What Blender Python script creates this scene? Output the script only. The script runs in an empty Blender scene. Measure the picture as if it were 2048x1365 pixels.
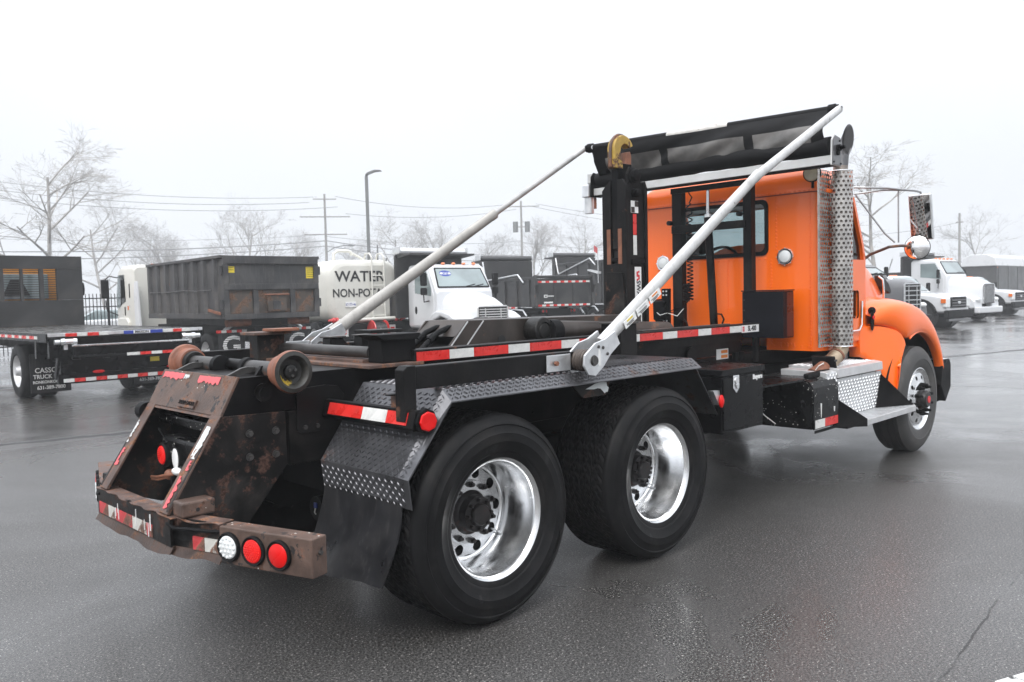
import bpy, bmesh, math, random
from mathutils import Vector as V, Matrix
R = math.radians
sc = bpy.context.scene
C = sc.collection
random.seed(7)

# ---------------------------------------------------------------- camera
CAM = V((-2.7618, -4.1747, 1.6224))
YAW, PITCH, ROLL = 0.796149, -0.053795, -0.024636
d = V((math.cos(YAW)*math.cos(PITCH), math.sin(YAW)*math.cos(PITCH), math.sin(PITCH)))
r0 = V((math.sin(YAW), -math.cos(YAW), 0)); u0 = r0.cross(d)
rr = r0*math.cos(ROLL) + u0*math.sin(ROLL); uu = -r0*math.sin(ROLL) + u0*math.cos(ROLL)
cd = bpy.data.cameras.new('camera'); cam = bpy.data.objects.new('camera', cd); C.objects.link(cam)
cam.matrix_world = Matrix(((rr.x, uu.x, -d.x, CAM.x), (rr.y, uu.y, -d.y, CAM.y), (rr.z, uu.z, -d.z, CAM.z), (0, 0, 0, 1)))
cd.sensor_width = 36; cd.lens = 1655.7/2048*36; cd.clip_start = .05; cd.clip_end = 3000
cd.dof.use_dof = True; cd.dof.focus_distance = 5.6; cd.dof.aperture_fstop = 5.6
sc.camera = cam

# ---------------------------------------------------------------- sky, sun, exposure
SUN_EL, SUN_AZ = 48, 208
w = bpy.data.worlds.new('World'); sc.world = w; w.use_nodes = True
nt = w.node_tree; bg = nt.nodes['Background']
sky = nt.nodes.new('ShaderNodeTexSky'); sky.sky_type = 'NISHITA'; sky.sun_disc = False
sky.sun_elevation = R(SUN_EL); sky.sun_rotation = R(90-SUN_AZ); sky.air_density = 1.0; sky.dust_density = 6; sky.ozone_density = 1
mx = nt.nodes.new('ShaderNodeMix'); mx.data_type = 'RGBA'; mx.inputs[0].default_value = .93
nt.links.new(sky.outputs[0], mx.inputs[6]); 
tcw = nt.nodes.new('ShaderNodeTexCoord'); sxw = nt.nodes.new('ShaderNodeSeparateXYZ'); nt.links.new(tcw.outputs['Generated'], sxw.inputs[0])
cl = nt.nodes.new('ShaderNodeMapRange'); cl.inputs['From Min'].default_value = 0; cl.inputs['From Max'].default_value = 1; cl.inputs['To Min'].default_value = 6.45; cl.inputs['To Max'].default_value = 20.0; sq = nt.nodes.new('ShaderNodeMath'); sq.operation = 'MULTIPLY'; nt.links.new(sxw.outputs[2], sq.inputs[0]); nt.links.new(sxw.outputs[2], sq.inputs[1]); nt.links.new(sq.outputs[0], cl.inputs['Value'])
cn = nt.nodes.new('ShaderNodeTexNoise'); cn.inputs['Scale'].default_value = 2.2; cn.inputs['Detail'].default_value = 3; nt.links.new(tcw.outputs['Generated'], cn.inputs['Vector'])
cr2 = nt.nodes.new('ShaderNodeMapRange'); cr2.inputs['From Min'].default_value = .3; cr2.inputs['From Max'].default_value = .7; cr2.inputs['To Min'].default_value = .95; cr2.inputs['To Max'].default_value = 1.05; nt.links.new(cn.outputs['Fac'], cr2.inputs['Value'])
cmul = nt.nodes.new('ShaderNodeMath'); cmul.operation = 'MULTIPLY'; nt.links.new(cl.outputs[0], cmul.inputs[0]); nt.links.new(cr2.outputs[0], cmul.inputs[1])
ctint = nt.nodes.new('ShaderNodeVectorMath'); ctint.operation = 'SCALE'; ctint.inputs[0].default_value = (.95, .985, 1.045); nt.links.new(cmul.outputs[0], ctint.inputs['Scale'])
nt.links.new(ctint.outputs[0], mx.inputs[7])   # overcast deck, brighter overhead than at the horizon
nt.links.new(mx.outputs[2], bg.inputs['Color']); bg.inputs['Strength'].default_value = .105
sl = bpy.data.lights.new('sun', 'SUN'); sl.energy = 1.5; sl.angle = R(35); sl.color = (1, .985, .96)
so = bpy.data.objects.new('sun', sl); C.objects.link(so)
sd = V((math.cos(R(SUN_AZ))*math.cos(R(SUN_EL)), math.sin(R(SUN_AZ))*math.cos(R(SUN_EL)), math.sin(R(SUN_EL))))
so.rotation_euler = sd.to_track_quat('Z', 'Y').to_euler(); so.location = (0, 0, 30)
vs_ = sc.view_settings; vs_.view_transform = 'Standard'; vs_.look = 'None'; vs_.exposure = 0.62; vs_.gamma = 1
sc.render.engine = 'CYCLES'; cy = sc.cycles
cy.use_denoising = True; cy.denoiser = 'OPENIMAGEDENOISE'; cy.max_bounces = 7; cy.diffuse_bounces = 3; cy.glossy_bounces = 4
cy.transmission_bounces = 6; cy.transparent_max_bounces = 8; cy.volume_bounces = 0; cy.caustics_reflective = False; cy.caustics_refractive = False
cy.sample_clamp_indirect = 8; cy.volume_step_rate = 4; cy.volume_max_steps = 64

# ---------------------------------------------------------------- mesh builder
ORG = {}
class MB:
    def __init__(s): s.v = []; s.f = []; s.s = []
    def add(s, vs, fs, sm=False):
        o = len(s.v); s.v += [V(p) for p in vs]; s.f += [tuple(i+o for i in f) for f in fs]; s.s += [sm]*len(fs); return s
    def obox(s, c, a, b, e):
        c, a, b, e = V(c), V(a), V(b), V(e); p = []
        for k in (-1, 1):
            for j in (-1, 1):
                for i in (-1, 1): p.append(c+a*i+b*j+e*k)
        return s.add(p, [(0, 2, 3, 1), (4, 5, 7, 6), (0, 1, 5, 4), (2, 6, 7, 3), (0, 4, 6, 2), (1, 3, 7, 5)])
    def box(s, x0, x1, y0, y1, z0, z1):
        return s.obox(((x0+x1)/2, (y0+y1)/2, (z0+z1)/2), ((x1-x0)/2, 0, 0), (0, (y1-y0)/2, 0), (0, 0, (z1-z0)/2))
    def bar(s, p, q, w, h, up=(0, 0, 1)):
        p, q = V(p), V(q); a = q-p; n = a.normalized(); e = V(up); b = n.cross(e)
        if b.length < 1e-4: b = n.cross(V((1, 0, 0)))
        b.normalize(); e = b.cross(n)
        return s.obox((p+q)/2, a/2, b*w/2, e*h/2)
    def loft(s, rings, closed=True, caps=True, sm=True):
        n = len(rings[0]); vs = [p for r in rings for p in r]; fs = []
        m = n if closed else n-1
        for i in range(len(rings)-1):
            for j in range(m):
                k = (j+1) % n; fs.append((i*n+j, i*n+k, (i+1)*n+k, (i+1)*n+j))
        s.add(vs, fs, sm)
        if caps and closed:
            s.add(rings[0], [tuple(range(n))[::-1]]); s.add(rings[-1], [tuple(range(n))])
        return s
    def ring(s, c, ax, r, n, ph=0):
        c, ax = V(c), V(ax).normalized(); a = ax.orthogonal().normalized() if abs(ax.z) > .95 else ax.cross(V((0, 0, 1))).normalized(); b = ax.cross(a)
        return [c+(a*math.cos(2*math.pi*i/n+ph)+b*math.sin(2*math.pi*i/n+ph))*r for i in range(n)]
    def cyl(s, p, q, r, r2=None, n=16, caps=True):
        p, q = V(p), V(q); r2 = r if r2 is None else r2
        return s.loft([s.ring(p, q-p, r, n), s.ring(q, q-p, r2, n)], True, caps)
    def lathe(s, o, ax, prof, n=40, caps=False):
        o, ax = V(o), V(ax).normalized()
        return s.loft([s.ring(o+ax*t, ax, max(r, 1e-4), n) for r, t in prof], True, caps)
    def tube(s, pts, r, n=8, caps=True):
        pts = [V(p) for p in pts]; t = (pts[1]-pts[0]).normalized(); a = t.orthogonal().normalized(); rings = []
        rs = r if isinstance(r, (list, tuple)) else [r]*len(pts)
        for i, p in enumerate(pts):
            t = (pts[min(i+1, len(pts)-1)]-pts[max(i-1, 0)]).normalized(); a = (a-t*a.dot(t)).normalized(); b = t.cross(a)
            rings.append([p+(a*math.cos(2*math.pi*k/n)+b*math.sin(2*math.pi*k/n))*rs[i] for k in range(n)])
        return s.loft(rings, True, caps)
    def prism(s, pts, h0, h1, pl='xz'):
        f = {'xz': lambda a, b, h: (a, h, b), 'xy': lambda a, b, h: (a, b, h), 'yz': lambda a, b, h: (h, a, b)}[pl]
        n = len(pts); vs = [f(a, b, h0) for a, b in pts]+[f(a, b, h1) for a, b in pts]
        fs = [tuple(range(n))[::-1], tuple(range(n, 2*n))]+[(i, (i+1) % n, (i+1) % n+n, i+n) for i in range(n)]
        return s.add(vs, fs)
    def sheet(s, prof, y0, y1, t):
        # a bent plate: profile of (x, z) points swept across y, thickness t
        ns = []
        for i in range(len(prof)):
            a = V(prof[max(i-1, 0)]); b = V(prof[min(i+1, len(prof)-1)]); e = (b-a).normalized(); ns.append(V((-e.y, e.x)))
        low = [(p[0]-n.x*t, p[1]-n.y*t) for p, n in zip(prof, ns)]
        return s.prism(list(prof)+low[::-1], y0, y1, 'xz')
    def ball(s, c, r, n=12, m=8, sx=1, sy=1, sz=1):
        c = V(c); rings = []
        for i in range(1, m):
            a = math.pi*i/m; rings.append([c+V((math.sin(a)*math.cos(2*math.pi*k/n)*r*sx, math.sin(a)*math.sin(2*math.pi*k/n)*r*sy, math.cos(a)*r*sz)) for k in range(n)])
        s.loft(rings, True, True); return s
    def build(s, name, mat, parent=None, bevel=0, seg=2, sub=0, label=None, kind=None, noc=False):
        vs = s.v; mn = [min(v[i] for v in vs) for i in range(3)]; mxx = [max(v[i] for v in vs) for i in range(3)]
        c = V([(a+b)/2 for a, b in zip(mn, mxx)])
        if noc: c = V((0, 0, 0))
        me = bpy.data.meshes.new(name); me.from_pydata([v-c for v in vs], [], s.f)
        if len(s.f) < 60000:
            bm = bmesh.new(); bm.from_mesh(me); bmesh.ops.recalc_face_normals(bm, faces=bm.faces); bm.to_mesh(me); bm.free()
        if any(s.s):
            me.polygons.foreach_set('use_smooth', s.s); me.set_sharp_from_angle(angle=R(38))
        me.materials.append(mat if not isinstance(mat, str) else M[mat])
        o = bpy.data.objects.new(name, me); C.objects.link(o); ORG[o] = c
        if parent is not None: o.parent = parent; o.location = c-ORG[parent]
        else: o.location = c
        if bevel:
            b = o.modifiers.new('bevel', 'BEVEL'); b.width = bevel; b.segments = seg; b.limit_method = 'ANGLE'; b.angle_limit = R(40)
        if sub:
            b = o.modifiers.new('sub', 'SUBSURF'); b.levels = sub; b.render_levels = sub
        if label: o['label'] = label
        if kind: o['kind'] = kind
        return o
def bx(name, mat, parent, x0, x1, y0, y1, z0, z1, bevel=.004, **k): return MB().box(x0, x1, y0, y1, z0, z1).build(name, mat, parent, bevel, **k)
def cy_(name, mat, parent, p, q, r, r2=None, n=20, **k): return MB().cyl(p, q, r, r2, n).build(name, mat, parent, **k)
def thing(name, label, cat, loc=(0, 0, 0), head=0, group=None):
    o = bpy.data.objects.new(name, None); C.objects.link(o); o.location = loc; o.rotation_euler = (0, 0, R(head)); o.empty_display_size = .3
    o['label'] = label; o['category'] = cat; ORG[o] = V((0, 0, 0))
    if group: o['group'] = group
    return o
def tag(o, label, cat, group=None):
    o['label'] = label; o['category'] = cat
    if group: o['group'] = group
    return o
def copy_tree(o, parent=None):
    c = o.copy(); C.objects.link(c); c.parent = parent; ORG[c] = ORG.get(o, V((0, 0, 0)))
    for ch in list(o.children): copy_tree(ch, c)
    return c
def boolean(o, cutters, op='DIFFERENCE'):
    for k in cutters:
        m = o.modifiers.new('b', 'BOOLEAN'); m.object = k; m.operation = op; m.solver = 'EXACT'
    bpy.context.view_layer.update()
    dg = bpy.context.evaluated_depsgraph_get()
    me = bpy.data.meshes.new_from_object(o.evaluated_get(dg)); o.modifiers.clear(); old = o.data; o.data = me; bpy.data.meshes.remove(old)
    for k in cutters:
        me2 = k.data; bpy.data.objects.remove(k); bpy.data.meshes.remove(me2)
    me.polygons.foreach_set('use_smooth', [True]*len(me.polygons)); me.set_sharp_from_angle(angle=R(35))
    return o
def txt(s, size, pos, right, up, mat, parent, name='lettering', xs=1.0, ext=.0012, bold=0, align='CENTER'):
    cu = bpy.data.curves.new(name, 'FONT'); cu.body = s; cu.size = size; cu.align_x = align; cu.align_y = 'CENTER'; cu.extrude = ext; cu.offset = bold; cu.resolution_u = 3
    o = bpy.data.objects.new(name, cu); C.objects.link(o); bpy.context.view_layer.update()
    me = o.evaluated_get(bpy.context.evaluated_depsgraph_get()).to_mesh()
    rt, up = V(right).normalized(), V(up).normalized(); n = rt.cross(up); pos = V(pos)
    b = MB().add([pos+rt*(v.co.x*xs)+up*v.co.y+n*v.co.z for v in me.vertices], [tuple(p.vertices) for p in me.polygons])
    bpy.data.objects.remove(o); bpy.data.curves.remove(cu)
    return b.build(name, mat, parent)

# ---------------------------------------------------------------- materials
M = {}
class NT:
    def __init__(s, name):
        m = bpy.data.materials.new(name); m.use_nodes = True; s.m = m; s.t = m.node_tree; s.b = s.t.nodes['Principled BSDF']
        s.tc = s.t.nodes.new('ShaderNodeTexCoord'); s.co = s.tc.outputs['Object']
    def n(s, ty, **k):
        n = s.t.nodes.new('ShaderNode'+ty)
        for a, b in k.items():
            if a.startswith('_'): setattr(n, a[1:], b)
        return n
    def set(s, sock, val):
        if hasattr(val, 'links') or hasattr(val, 'is_linked'): s.t.links.new(val, sock)
        else: sock.default_value = val
    def noise(s, scale, detail=5, rough=.55, co=None, dist=0):
        n = s.n('TexNoise'); s.set(n.inputs['Vector'], co or s.co); n.inputs['Scale'].default_value = scale
        n.inputs['Detail'].default_value = detail; n.inputs['Roughness'].default_value = rough; n.inputs['Distortion'].default_value = dist
        return n.outputs['Fac']
    def ramp(s, fac, a, b):
        n = s.n('MapRange'); n.interpolation_type = 'SMOOTHSTEP'; s.set(n.inputs['Value'], fac); n.inputs['From Min'].default_value = a; n.inputs['From Max'].default_value = b; return n.outputs[0]
    def mr(s, fac, a, b, c, e):
        n = s.n('MapRange'); s.set(n.inputs['Value'], fac); n.inputs['From Min'].default_value = a; n.inputs['From Max'].default_value = b; n.inputs['To Min'].default_value = c; n.inputs['To Max'].default_value = e; return n.outputs[0]
    def mix(s, fac, a, b):
        n = s.n('Mix'); n.data_type = 'RGBA'; s.set(n.inputs[0], fac)
        for k, q in ((6, a), (7, b)):
            if isinstance(q, tuple): n.inputs[k].default_value = (*q[:3], 1)
            else: s.set(n.inputs[k], q)
        return n.outputs[2]
    def math(s, op, a, b=0.0, c=0.0):
        n = s.n('Math'); n.operation = op; s.set(n.inputs[0], a); s.set(n.inputs[1], b); s.set(n.inputs[2], c); return n.outputs[0]
    def bump(s, h, st=.3, dist=.01):
        n = s.n('Bump'); n.inputs['Strength'].default_value = st; n.inputs['Distance'].default_value = dist; s.set(n.inputs['Height'], h); return n.outputs[0]
    def scale(s, v):
        n = s.n('Mapping'); s.set(n.inputs[0], s.co); n.inputs['Scale'].default_value = v; return n.outputs[0]
def mul(c, k): return tuple(min(1, x*k) for x in c)
def PM(name, col, rough=.4, metal=0, coat=0, var=.12, vs=4, rust=0, rs=3.5, rustcol=(.16, .075, .045), bump=.0, bs=70, spots=0, streak=0, rvar=.12, spec=.5, chip=None, dirt=0, emit=0):
    t = NT(name); b = t.b
    n1 = t.noise(vs, 6); c = t.mix(t.ramp(n1, .3, .7), mul(col, 1-var), mul(col, 1+var))
    ro = t.mr(n1, .3, .7, max(.02, rough-rvar), min(1, rough+rvar))
    if dirt:
        dm = t.math('MULTIPLY', t.ramp(t.noise(vs*.7, 7, .6, dist=.6), .45, .75), dirt); c = t.mix(dm, c, (.17, .155, .14)); ro = t.math('ADD', ro, t.math('MULTIPLY', dm, .3))
    if streak:
        st = t.ramp(t.noise(3, 6, .6, co=t.scale((14, 14, .8))), .52, .75); c = t.mix(t.math('MULTIPLY', st, streak), c, (.23, .22, .21))
    mt = metal
    if chip:
        cm = t.ramp(t.noise(rs*2.2, 8, .6), chip[1], chip[1]+.03); c = t.mix(cm, c, chip[0])
    if rust:
        n2 = t.noise(rs, 9, .68); rm = t.ramp(n2, rust-.03, rust+.04)
        rc = t.mix(t.ramp(t.noise(rs*7, 6, .7), .35, .65), mul(rustcol, .55), mul(rustcol, 1.5)); c = t.mix(rm, c, rc)
        ro = t.math('ADD', ro, t.math('MULTIPLY', rm, .35)); mt = t.math('MULTIPLY', t.math('SUBTRACT', 1, rm), metal)
    if spots:
        vo = t.n('TexVoronoi'); t.set(vo.inputs['Vector'], t.co); vo.inputs['Scale'].default_value = 38
        sm = t.math('MULTIPLY', t.math('LESS_THAN', vo.outputs['Distance'], .16), t.math('GREATER_THAN', t.noise(5, 3), 1-spots)); c = t.mix(sm, c, (.62, .61, .57))
    t.set(b.inputs['Base Color'], c); t.set(b.inputs['Roughness'], ro); t.set(b.inputs['Metallic'], mt)
    b.inputs['Coat Weight'].default_value = coat; b.inputs['Coat Roughness'].default_value = .06; b.inputs['Specular IOR Level'].default_value = spec
    if bump: t.set(b.inputs['Normal'], t.bump(t.noise(bs, 4), bump, .004))
    if emit: t.set(b.inputs['Emission Color'], c); b.inputs['Emission Strength'].default_value = emit
    M[name] = t.m; return t
PM('orange', (1.0, .152, .0), .34, coat=.5, var=.03, vs=1.5, rvar=.05, dirt=.04)
PM('black_paint', (.003, .003, .0036), .38, spec=0.11, var=.4, rust=.70, bump=.12, dirt=.10)
PM('black_worn', (.0075, .0072, .0075), .42, spec=0.13, var=.5, rust=.65, rs=6, bump=.25, bs=45, dirt=.05, rustcol=(.085, .042, .028))
PM('black_rust', (.008, .0075, .0075), .46, spec=0.16, var=.5, rust=.555, rs=9, bump=.35, bs=40, dirt=.2, rustcol=(.062, .034, .026))
PM('black_spots', (.005, .005, .0055), .28, spec=0.14, var=.4, spots=.52, bump=.06)
PM('black_gloss', (.0025, .0025, .003), .25, spec=0.12, var=.3, coat=.04, bump=.02)
PM('bracket_grey', (.30, .305, .31), .35, metal=.5, var=.1)
PM('black_matte', (.006, .006, .0066), .55, spec=0.1, var=.3, dirt=.05)
PM('box_black', (.007, .0075, .0105), .42, spec=0.15, var=.2, bump=.08)
PM('rust_plate', (.090, .056, .043), .55, var=.35, vs=9, rust=.60, rs=9, bump=.5, bs=55, spots=.38, rustcol=(.13, .062, .04), chip=((.02, .018, .018), .585))
PM('rust_edge', (.10, .062, .050), .6, var=.4, vs=12, rust=.55, rs=14, bump=.6, bs=60, rustcol=(.17, .08, .045), chip=((.62, .60, .55), .70))
PM('rust_pipe', (.20, .08, .045), .62, var=.3, vs=8, bump=.3, bs=80)
PM('roller_rust', (.22, .085, .05), .55, var=.25, vs=10, bump=.25, bs=90)
PM('steel_dark', (.075, .072, .07), .42, metal=.6, var=.35, vs=6, rust=.62, bump=.2)
PM('steel_brown', (.040, .032, .028), .42, metal=.3, var=.4, vs=3, rust=.66, bump=.15, dirt=.3)
PM('grease', (.010, .0095, .009), .45, spec=.3, var=.5, vs=25, bump=1.0, bs=45)
PM('chrome', (.86, .87, .88), .10, metal=1, var=.04, rvar=.05)
PM('rod_chrome', (.55, .55, .56), .2, metal=1, var=.1, rust=.66)
PM('mirror', (.95, .95, .95), .015, metal=1, var=0, rvar=.005)
PM('alu_polish', (.74, .745, .75), .2, metal=1, var=.06, vs=9, rvar=.08, bump=.03, bs=160)
PM('alu_dull', (.58, .58, .585), .42, metal=.5, var=.1, vs=7, rvar=.1, bump=.08, bs=150)
PM('alu_white', (.62, .62, .61), .38, metal=.35, var=.08, vs=5, bump=.05, dirt=.16)
PM('arm_white', (.56, .56, .555), .36, metal=.25, var=.08, vs=6, bump=.08, dirt=.55, streak=.4, chip=((.25, .24, .22), .70), rs=5)
PM('arm_cream', (.40, .385, .36), .42, metal=.15, var=.1, vs=5, dirt=.5, streak=.35, bump=.08)
PM('galv', (.66, .67, .68), .38, metal=.8, var=.12, vs=12, bump=.05)
PM('tyre', (.0075, .0075, .008), .5, spec=0.12, var=.4, vs=7, bump=.15, bs=90, dirt=.06, chip=((.022, .022, .023), .65), rs=2.5)
PM('tyre_tread', (.005, .005, .0055), .55, spec=0.08, var=.3, vs=9, dirt=.07)
PM('rubber', (.008, .008, .0095), .36, spec=.4, var=.25, vs=6, streak=.10, dirt=.06)
PM('cloth', (.007, .007, .0076), .6, spec=0.14, var=.25, vs=3, bump=.25, bs=28)
PM('tarp_mesh', (.10, .095, .09), .6, var=.5, vs=3.5, bump=.6, bs=6)
PM('tape_red', (.62, .025, .02), .3, var=.15, vs=12, bump=.5, bs=22, dirt=.12)
PM('tape_white', (.66, .66, .64), .32, var=.10, vs=14, bump=.35, bs=22, dirt=.25)
PM('tape_red_torn', (.52, .05, .055), .5, var=.25, vs=14, rust=.54, rs=6, bump=.4, dirt=.2, rustcol=(.14, .07, .05))
PM('tape_white_torn', (.58, .57, .53), .5, var=.15, vs=14, rust=.545, rs=6, bump=.4, dirt=.3, rustcol=(.13, .07, .05))
PM('red_dot', (.85, .03, .02), .2, spec=.4, coat=.2, var=.1)
PM('red_lens', (.66, .006, .006), .25, spec=.25, coat=.15, var=.1, bump=.0)
PM('clear_lens', (.72, .74, .74), .14, coat=1, var=.06)
PM('amber_lens', (.62, .56, .38), .2, coat=1, var=.08)
PM('orange_lens', (.75, .16, .01), .2, coat=1, var=.08)
PM('yellow_chip', (.42, .27, .05), .5, var=.2, vs=8, rust=.525, rs=6, bump=.35, rustcol=(.10, .05, .03))
PM('roller_face', (.024, .023, .020), .5, var=.4, vs=10, bump=.5, bs=50, chip=((.50, .34, .03), .61), rs=5)
PM('exhaust_tan', (.40, .32, .23), .42, metal=.75, var=.2, vs=6, rust=.64, rustcol=(.18, .09, .05))
PM('perf_steel', (.50, .475, .45), .26, metal=1, var=.25, vs=7, rvar=.12, bump=.06, bs=30)
PM('sticker_white', (.76, .76, .75), .4, var=.04)
PM('ink_black', (.015, .015, .016), .5, var=.1)
PM('ink_red', (.58, .02, .03), .45, var=.05)
PM('ink_blue', (.02, .045, .30), .45, var=.05)
PM('ink_green', (.02, .25, .12), .45, var=.05)
PM('ink_yellow', (.72, .56, .03), .45, var=.05)
PM('ink_orange', (.72, .22, .03), .45, var=.05)
PM('white_paint', (.62, .63, .645), .3, coat=.6, var=.025, vs=1.2, rvar=.05)
PM('cream_paint', (.62, .61, .56), .38, coat=.3, var=.05, vs=1.5, dirt=.08)
PM('grey_paint', (.075, .075, .08), .35, coat=.6, var=.08)
PM('yellow_cab', (.55, .22, .02), .35, coat=.6, var=.04)
PM('body_black', (.026, .026, .027), .4, spec=.4, var=.3, vs=1.2, dirt=.2, bump=.03)
PM('container', (.034, .034, .036), .5, var=.45, vs=1.6, rust=.69, rs=1.8, dirt=.45, bump=.15, bs=25, streak=.22)
PM('container_rust', (.075, .06, .05), .6, var=.4, vs=3, rust=.52, rs=4, bump=.3, rustcol=(.13, .075, .05))
PM('deck_wood', (.10, .097, .093), .3, var=.25, vs=2)
PM('pole_wood', (.26, .25, .24), .8, var=.2)
PM('pole_grey', (.14, .145, .145), .6, var=.1)
PM('wire', (.25, .25, .26), .6, var=0)
PM('bark', (.27, .255, .245), .9, var=.35, vs=1.5)
PM('bark_pale', (.33, .31, .29), .9, var=.4, vs=1.2)
PM('interior', (.05, .052, .055), .7, var=.2)
PM('red_paint', (.55, .03, .03), .35, coat=.4, var=.1)
PM('hub_dark', (.013, .011, .011), .4, spec=.35, var=.5, vs=14, rust=.63, rs=12, bump=.3, bs=60, rustcol=(.06, .026, .02))
PM('tyre_front', (.042, .041, .040), .55, var=.3, vs=5, bump=.15, bs=120, dirt=.35)
PM('tape_faded', (.60, .10, .11), .5, var=.12, vs=10, bump=.3, bs=60, spots=.3)
PM('tape_fwhite', (.60, .63, .63), .5, var=.1, vs=10, rust=.62, rs=12, bump=.3, bs=60)
PM('tread_black', (.12, .12, .127), .34, metal=.8, var=.35, vs=3, rust=.62, rs=2.6, bump=.10, bs=90, rustcol=(.085, .042, .03))
PM('spring_brown', (.085, .068, .058), .5, metal=.4, var=.25, vs=20)
PM('old_label', (.55, .53, .50), .6, var=.15, vs=12, rust=.60, rs=10, rustcol=(.22, .19, .17), bump=.2)
PM('dark_red', (.045, .012, .011), .3, coat=.3, var=.2)
PM('dark_red_door', (.05, .012, .010), .5, var=.2)
PM('tread_alu', (.72, .73, .74), .34, metal=.55, var=.08, vs=8, rvar=.08)
PM('exhaust_pipe', (.23, .20, .18), .4, metal=.8, var=.4, vs=5, rust=.6, rustcol=(.12, .06, .04))
PM('stack_grey', (.11, .11, .115), .4, metal=.7, var=.3, rust=.64)
PM('shield_glass', (.20, .25, .255), .06, coat=1, var=.25, vs=.9, spec=.8)
PM('rust_dark', (.050, .028, .020), .5, var=.5, vs=10, rust=.6, rs=12, bump=.5, bs=60, rustcol=(.12, .06, .035))
PM('rod_grey', (.40, .395, .385), .4, metal=.3, var=.2, vs=6, rust=.64, rs=5)
PM('orange_seam', (.30, .035, 0), .5, var=.1)
def glass(name, tint, rough=.0):
    t = NT(name); t.b.inputs['Base Color'].default_value = (*tint, 1); t.b.inputs['Transmission Weight'].default_value = 1; t.b.inputs['Roughness'].default_value = rough; t.b.inputs['IOR'].default_value = 1.3; M[name] = t.m
glass('glass', (.78, .86, .86)); glass('glass_dark', (.40, .47, .48))

# wet asphalt: aggregate, damp sheen, standing water, tar seams
t = NT('asphalt'); b = t.b
g = t.noise(92, 4, .75); g2 = t.noise(300, 2, .5); big = t.noise(.35, 5, .6, dist=.8); mid = t.noise(1.7, 6, .62)
col = t.mix(t.ramp(g, .42, .60), (.010, .0097, .0095), (.112, .107, .102))
sp = t.ramp(t.noise(88, 2, .5), .65, .68); col = t.mix(t.math('MULTIPLY', sp, .8), col, (.46, .44, .41))
col = t.mix(t.math('MULTIPLY', t.ramp(mid, .4, .7), .12), col, (.045, .043, .042))
sx = t.n('SeparateXYZ'); t.set(sx.inputs[0], t.co)
def seam(nx, ny, c, wd, wob):
    dd = t.math('ADD', t.math('MULTIPLY', sx.outputs[0], nx), t.math('MULTIPLY', sx.outputs[1], ny))
    dd = t.math('ADD', t.math('SUBTRACT', dd, c), t.math('MULTIPLY', t.math('SUBTRACT', t.noise(1.3, 5, .65), .5), wob)); return t.math('SUBTRACT', 1.0, t.ramp(t.math('ABSOLUTE', dd), wd*.35, wd))
s1 = seam(.067, -.9977, 2.889*.9977+2.422*.067, .008, .10)
s2 = seam(.262, .965, .262*-.281+.965*7.166, .16, .5)
s3 = seam(.25, .968, 15.2, .10, .8)
s4 = seam(.98, .2, 11.5, .05, .3)
crk = t.math('MAXIMUM', t.math('MULTIPLY', t.math('MULTIPLY', s1, .6), t.ramp(t.noise(2.2, 4), .38, .6)), t.math('MAXIMUM', t.math('MULTIPLY', s2, .8), t.math('MAXIMUM', t.math('MULTIPLY', s3, .5), t.math('MULTIPLY', s4, .45))))
col = t.mix(crk, col, (.008, .008, .009))
wet = t.ramp(big, .40, .60)
far = t.ramp(sx.outputs[1], 1.5, 9.0); far2 = t.ramp(sx.outputs[0], 4.5, 11.0)
wetter = t.math('MAXIMUM', far, far2)                       # the far side of the lot drains worse and stays wetter
pud = t.ramp(t.math('ADD', big, t.math('MULTIPLY', wetter, .07)), .56, .72)
ro = t.mr(wet, 0, 1, .46, .34); ro = t.math('SUBTRACT', ro, t.math('MULTIPLY', wetter, .16)); ro = t.math('ADD', t.math('MULTIPLY', ro, t.math('SUBTRACT', 1, t.math('MULTIPLY', pud, .62))), 0)
t.set(b.inputs['Base Color'], col); ro = t.math('ADD', ro, t.math('MULTIPLY', crk, .5)); t.set(b.inputs['Roughness'], ro); b.inputs['Specular IOR Level'].default_value = .5; b.inputs['Coat IOR'].default_value = 1.34; t.set(b.inputs['Coat Weight'], t.math('MULTIPLY', t.math('SUBTRACT', 1, crk), t.math('MAXIMUM', t.math('MULTIPLY', wetter, .78), t.mr(wet, 0, 1, .25, .55)))); t.set(b.inputs['Coat Roughness'], t.math('SUBTRACT', .27, t.math('MULTIPLY', pud, .16)))
hh = t.math('ADD', g, t.math('MULTIPLY', g2, .4)); hh = t.math('MULTIPLY', hh, t.math('SUBTRACT', 1, t.math('MULTIPLY', t.math('MAXIMUM', pud, t.math('MULTIPLY', wetter, .55)), .8)))
hh = t.math('SUBTRACT', hh, t.math('MULTIPLY', crk, 1.2))
t.set(b.inputs['Normal'], t.bump(hh, .6, .006)); M['asphalt'] = t.m
t = NT('haze'); t.t.nodes.remove(t.b); pv = t.n('VolumePrincipled'); pv.inputs['Color'].default_value = (.96, .98, 1, 1); pv.inputs['Density'].default_value = .0022; pv.inputs['Anisotropy'].default_value = 0
t.t.links.new(pv.outputs[0], t.t.nodes['Material Output'].inputs['Volume']); M['haze'] = t.m

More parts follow.
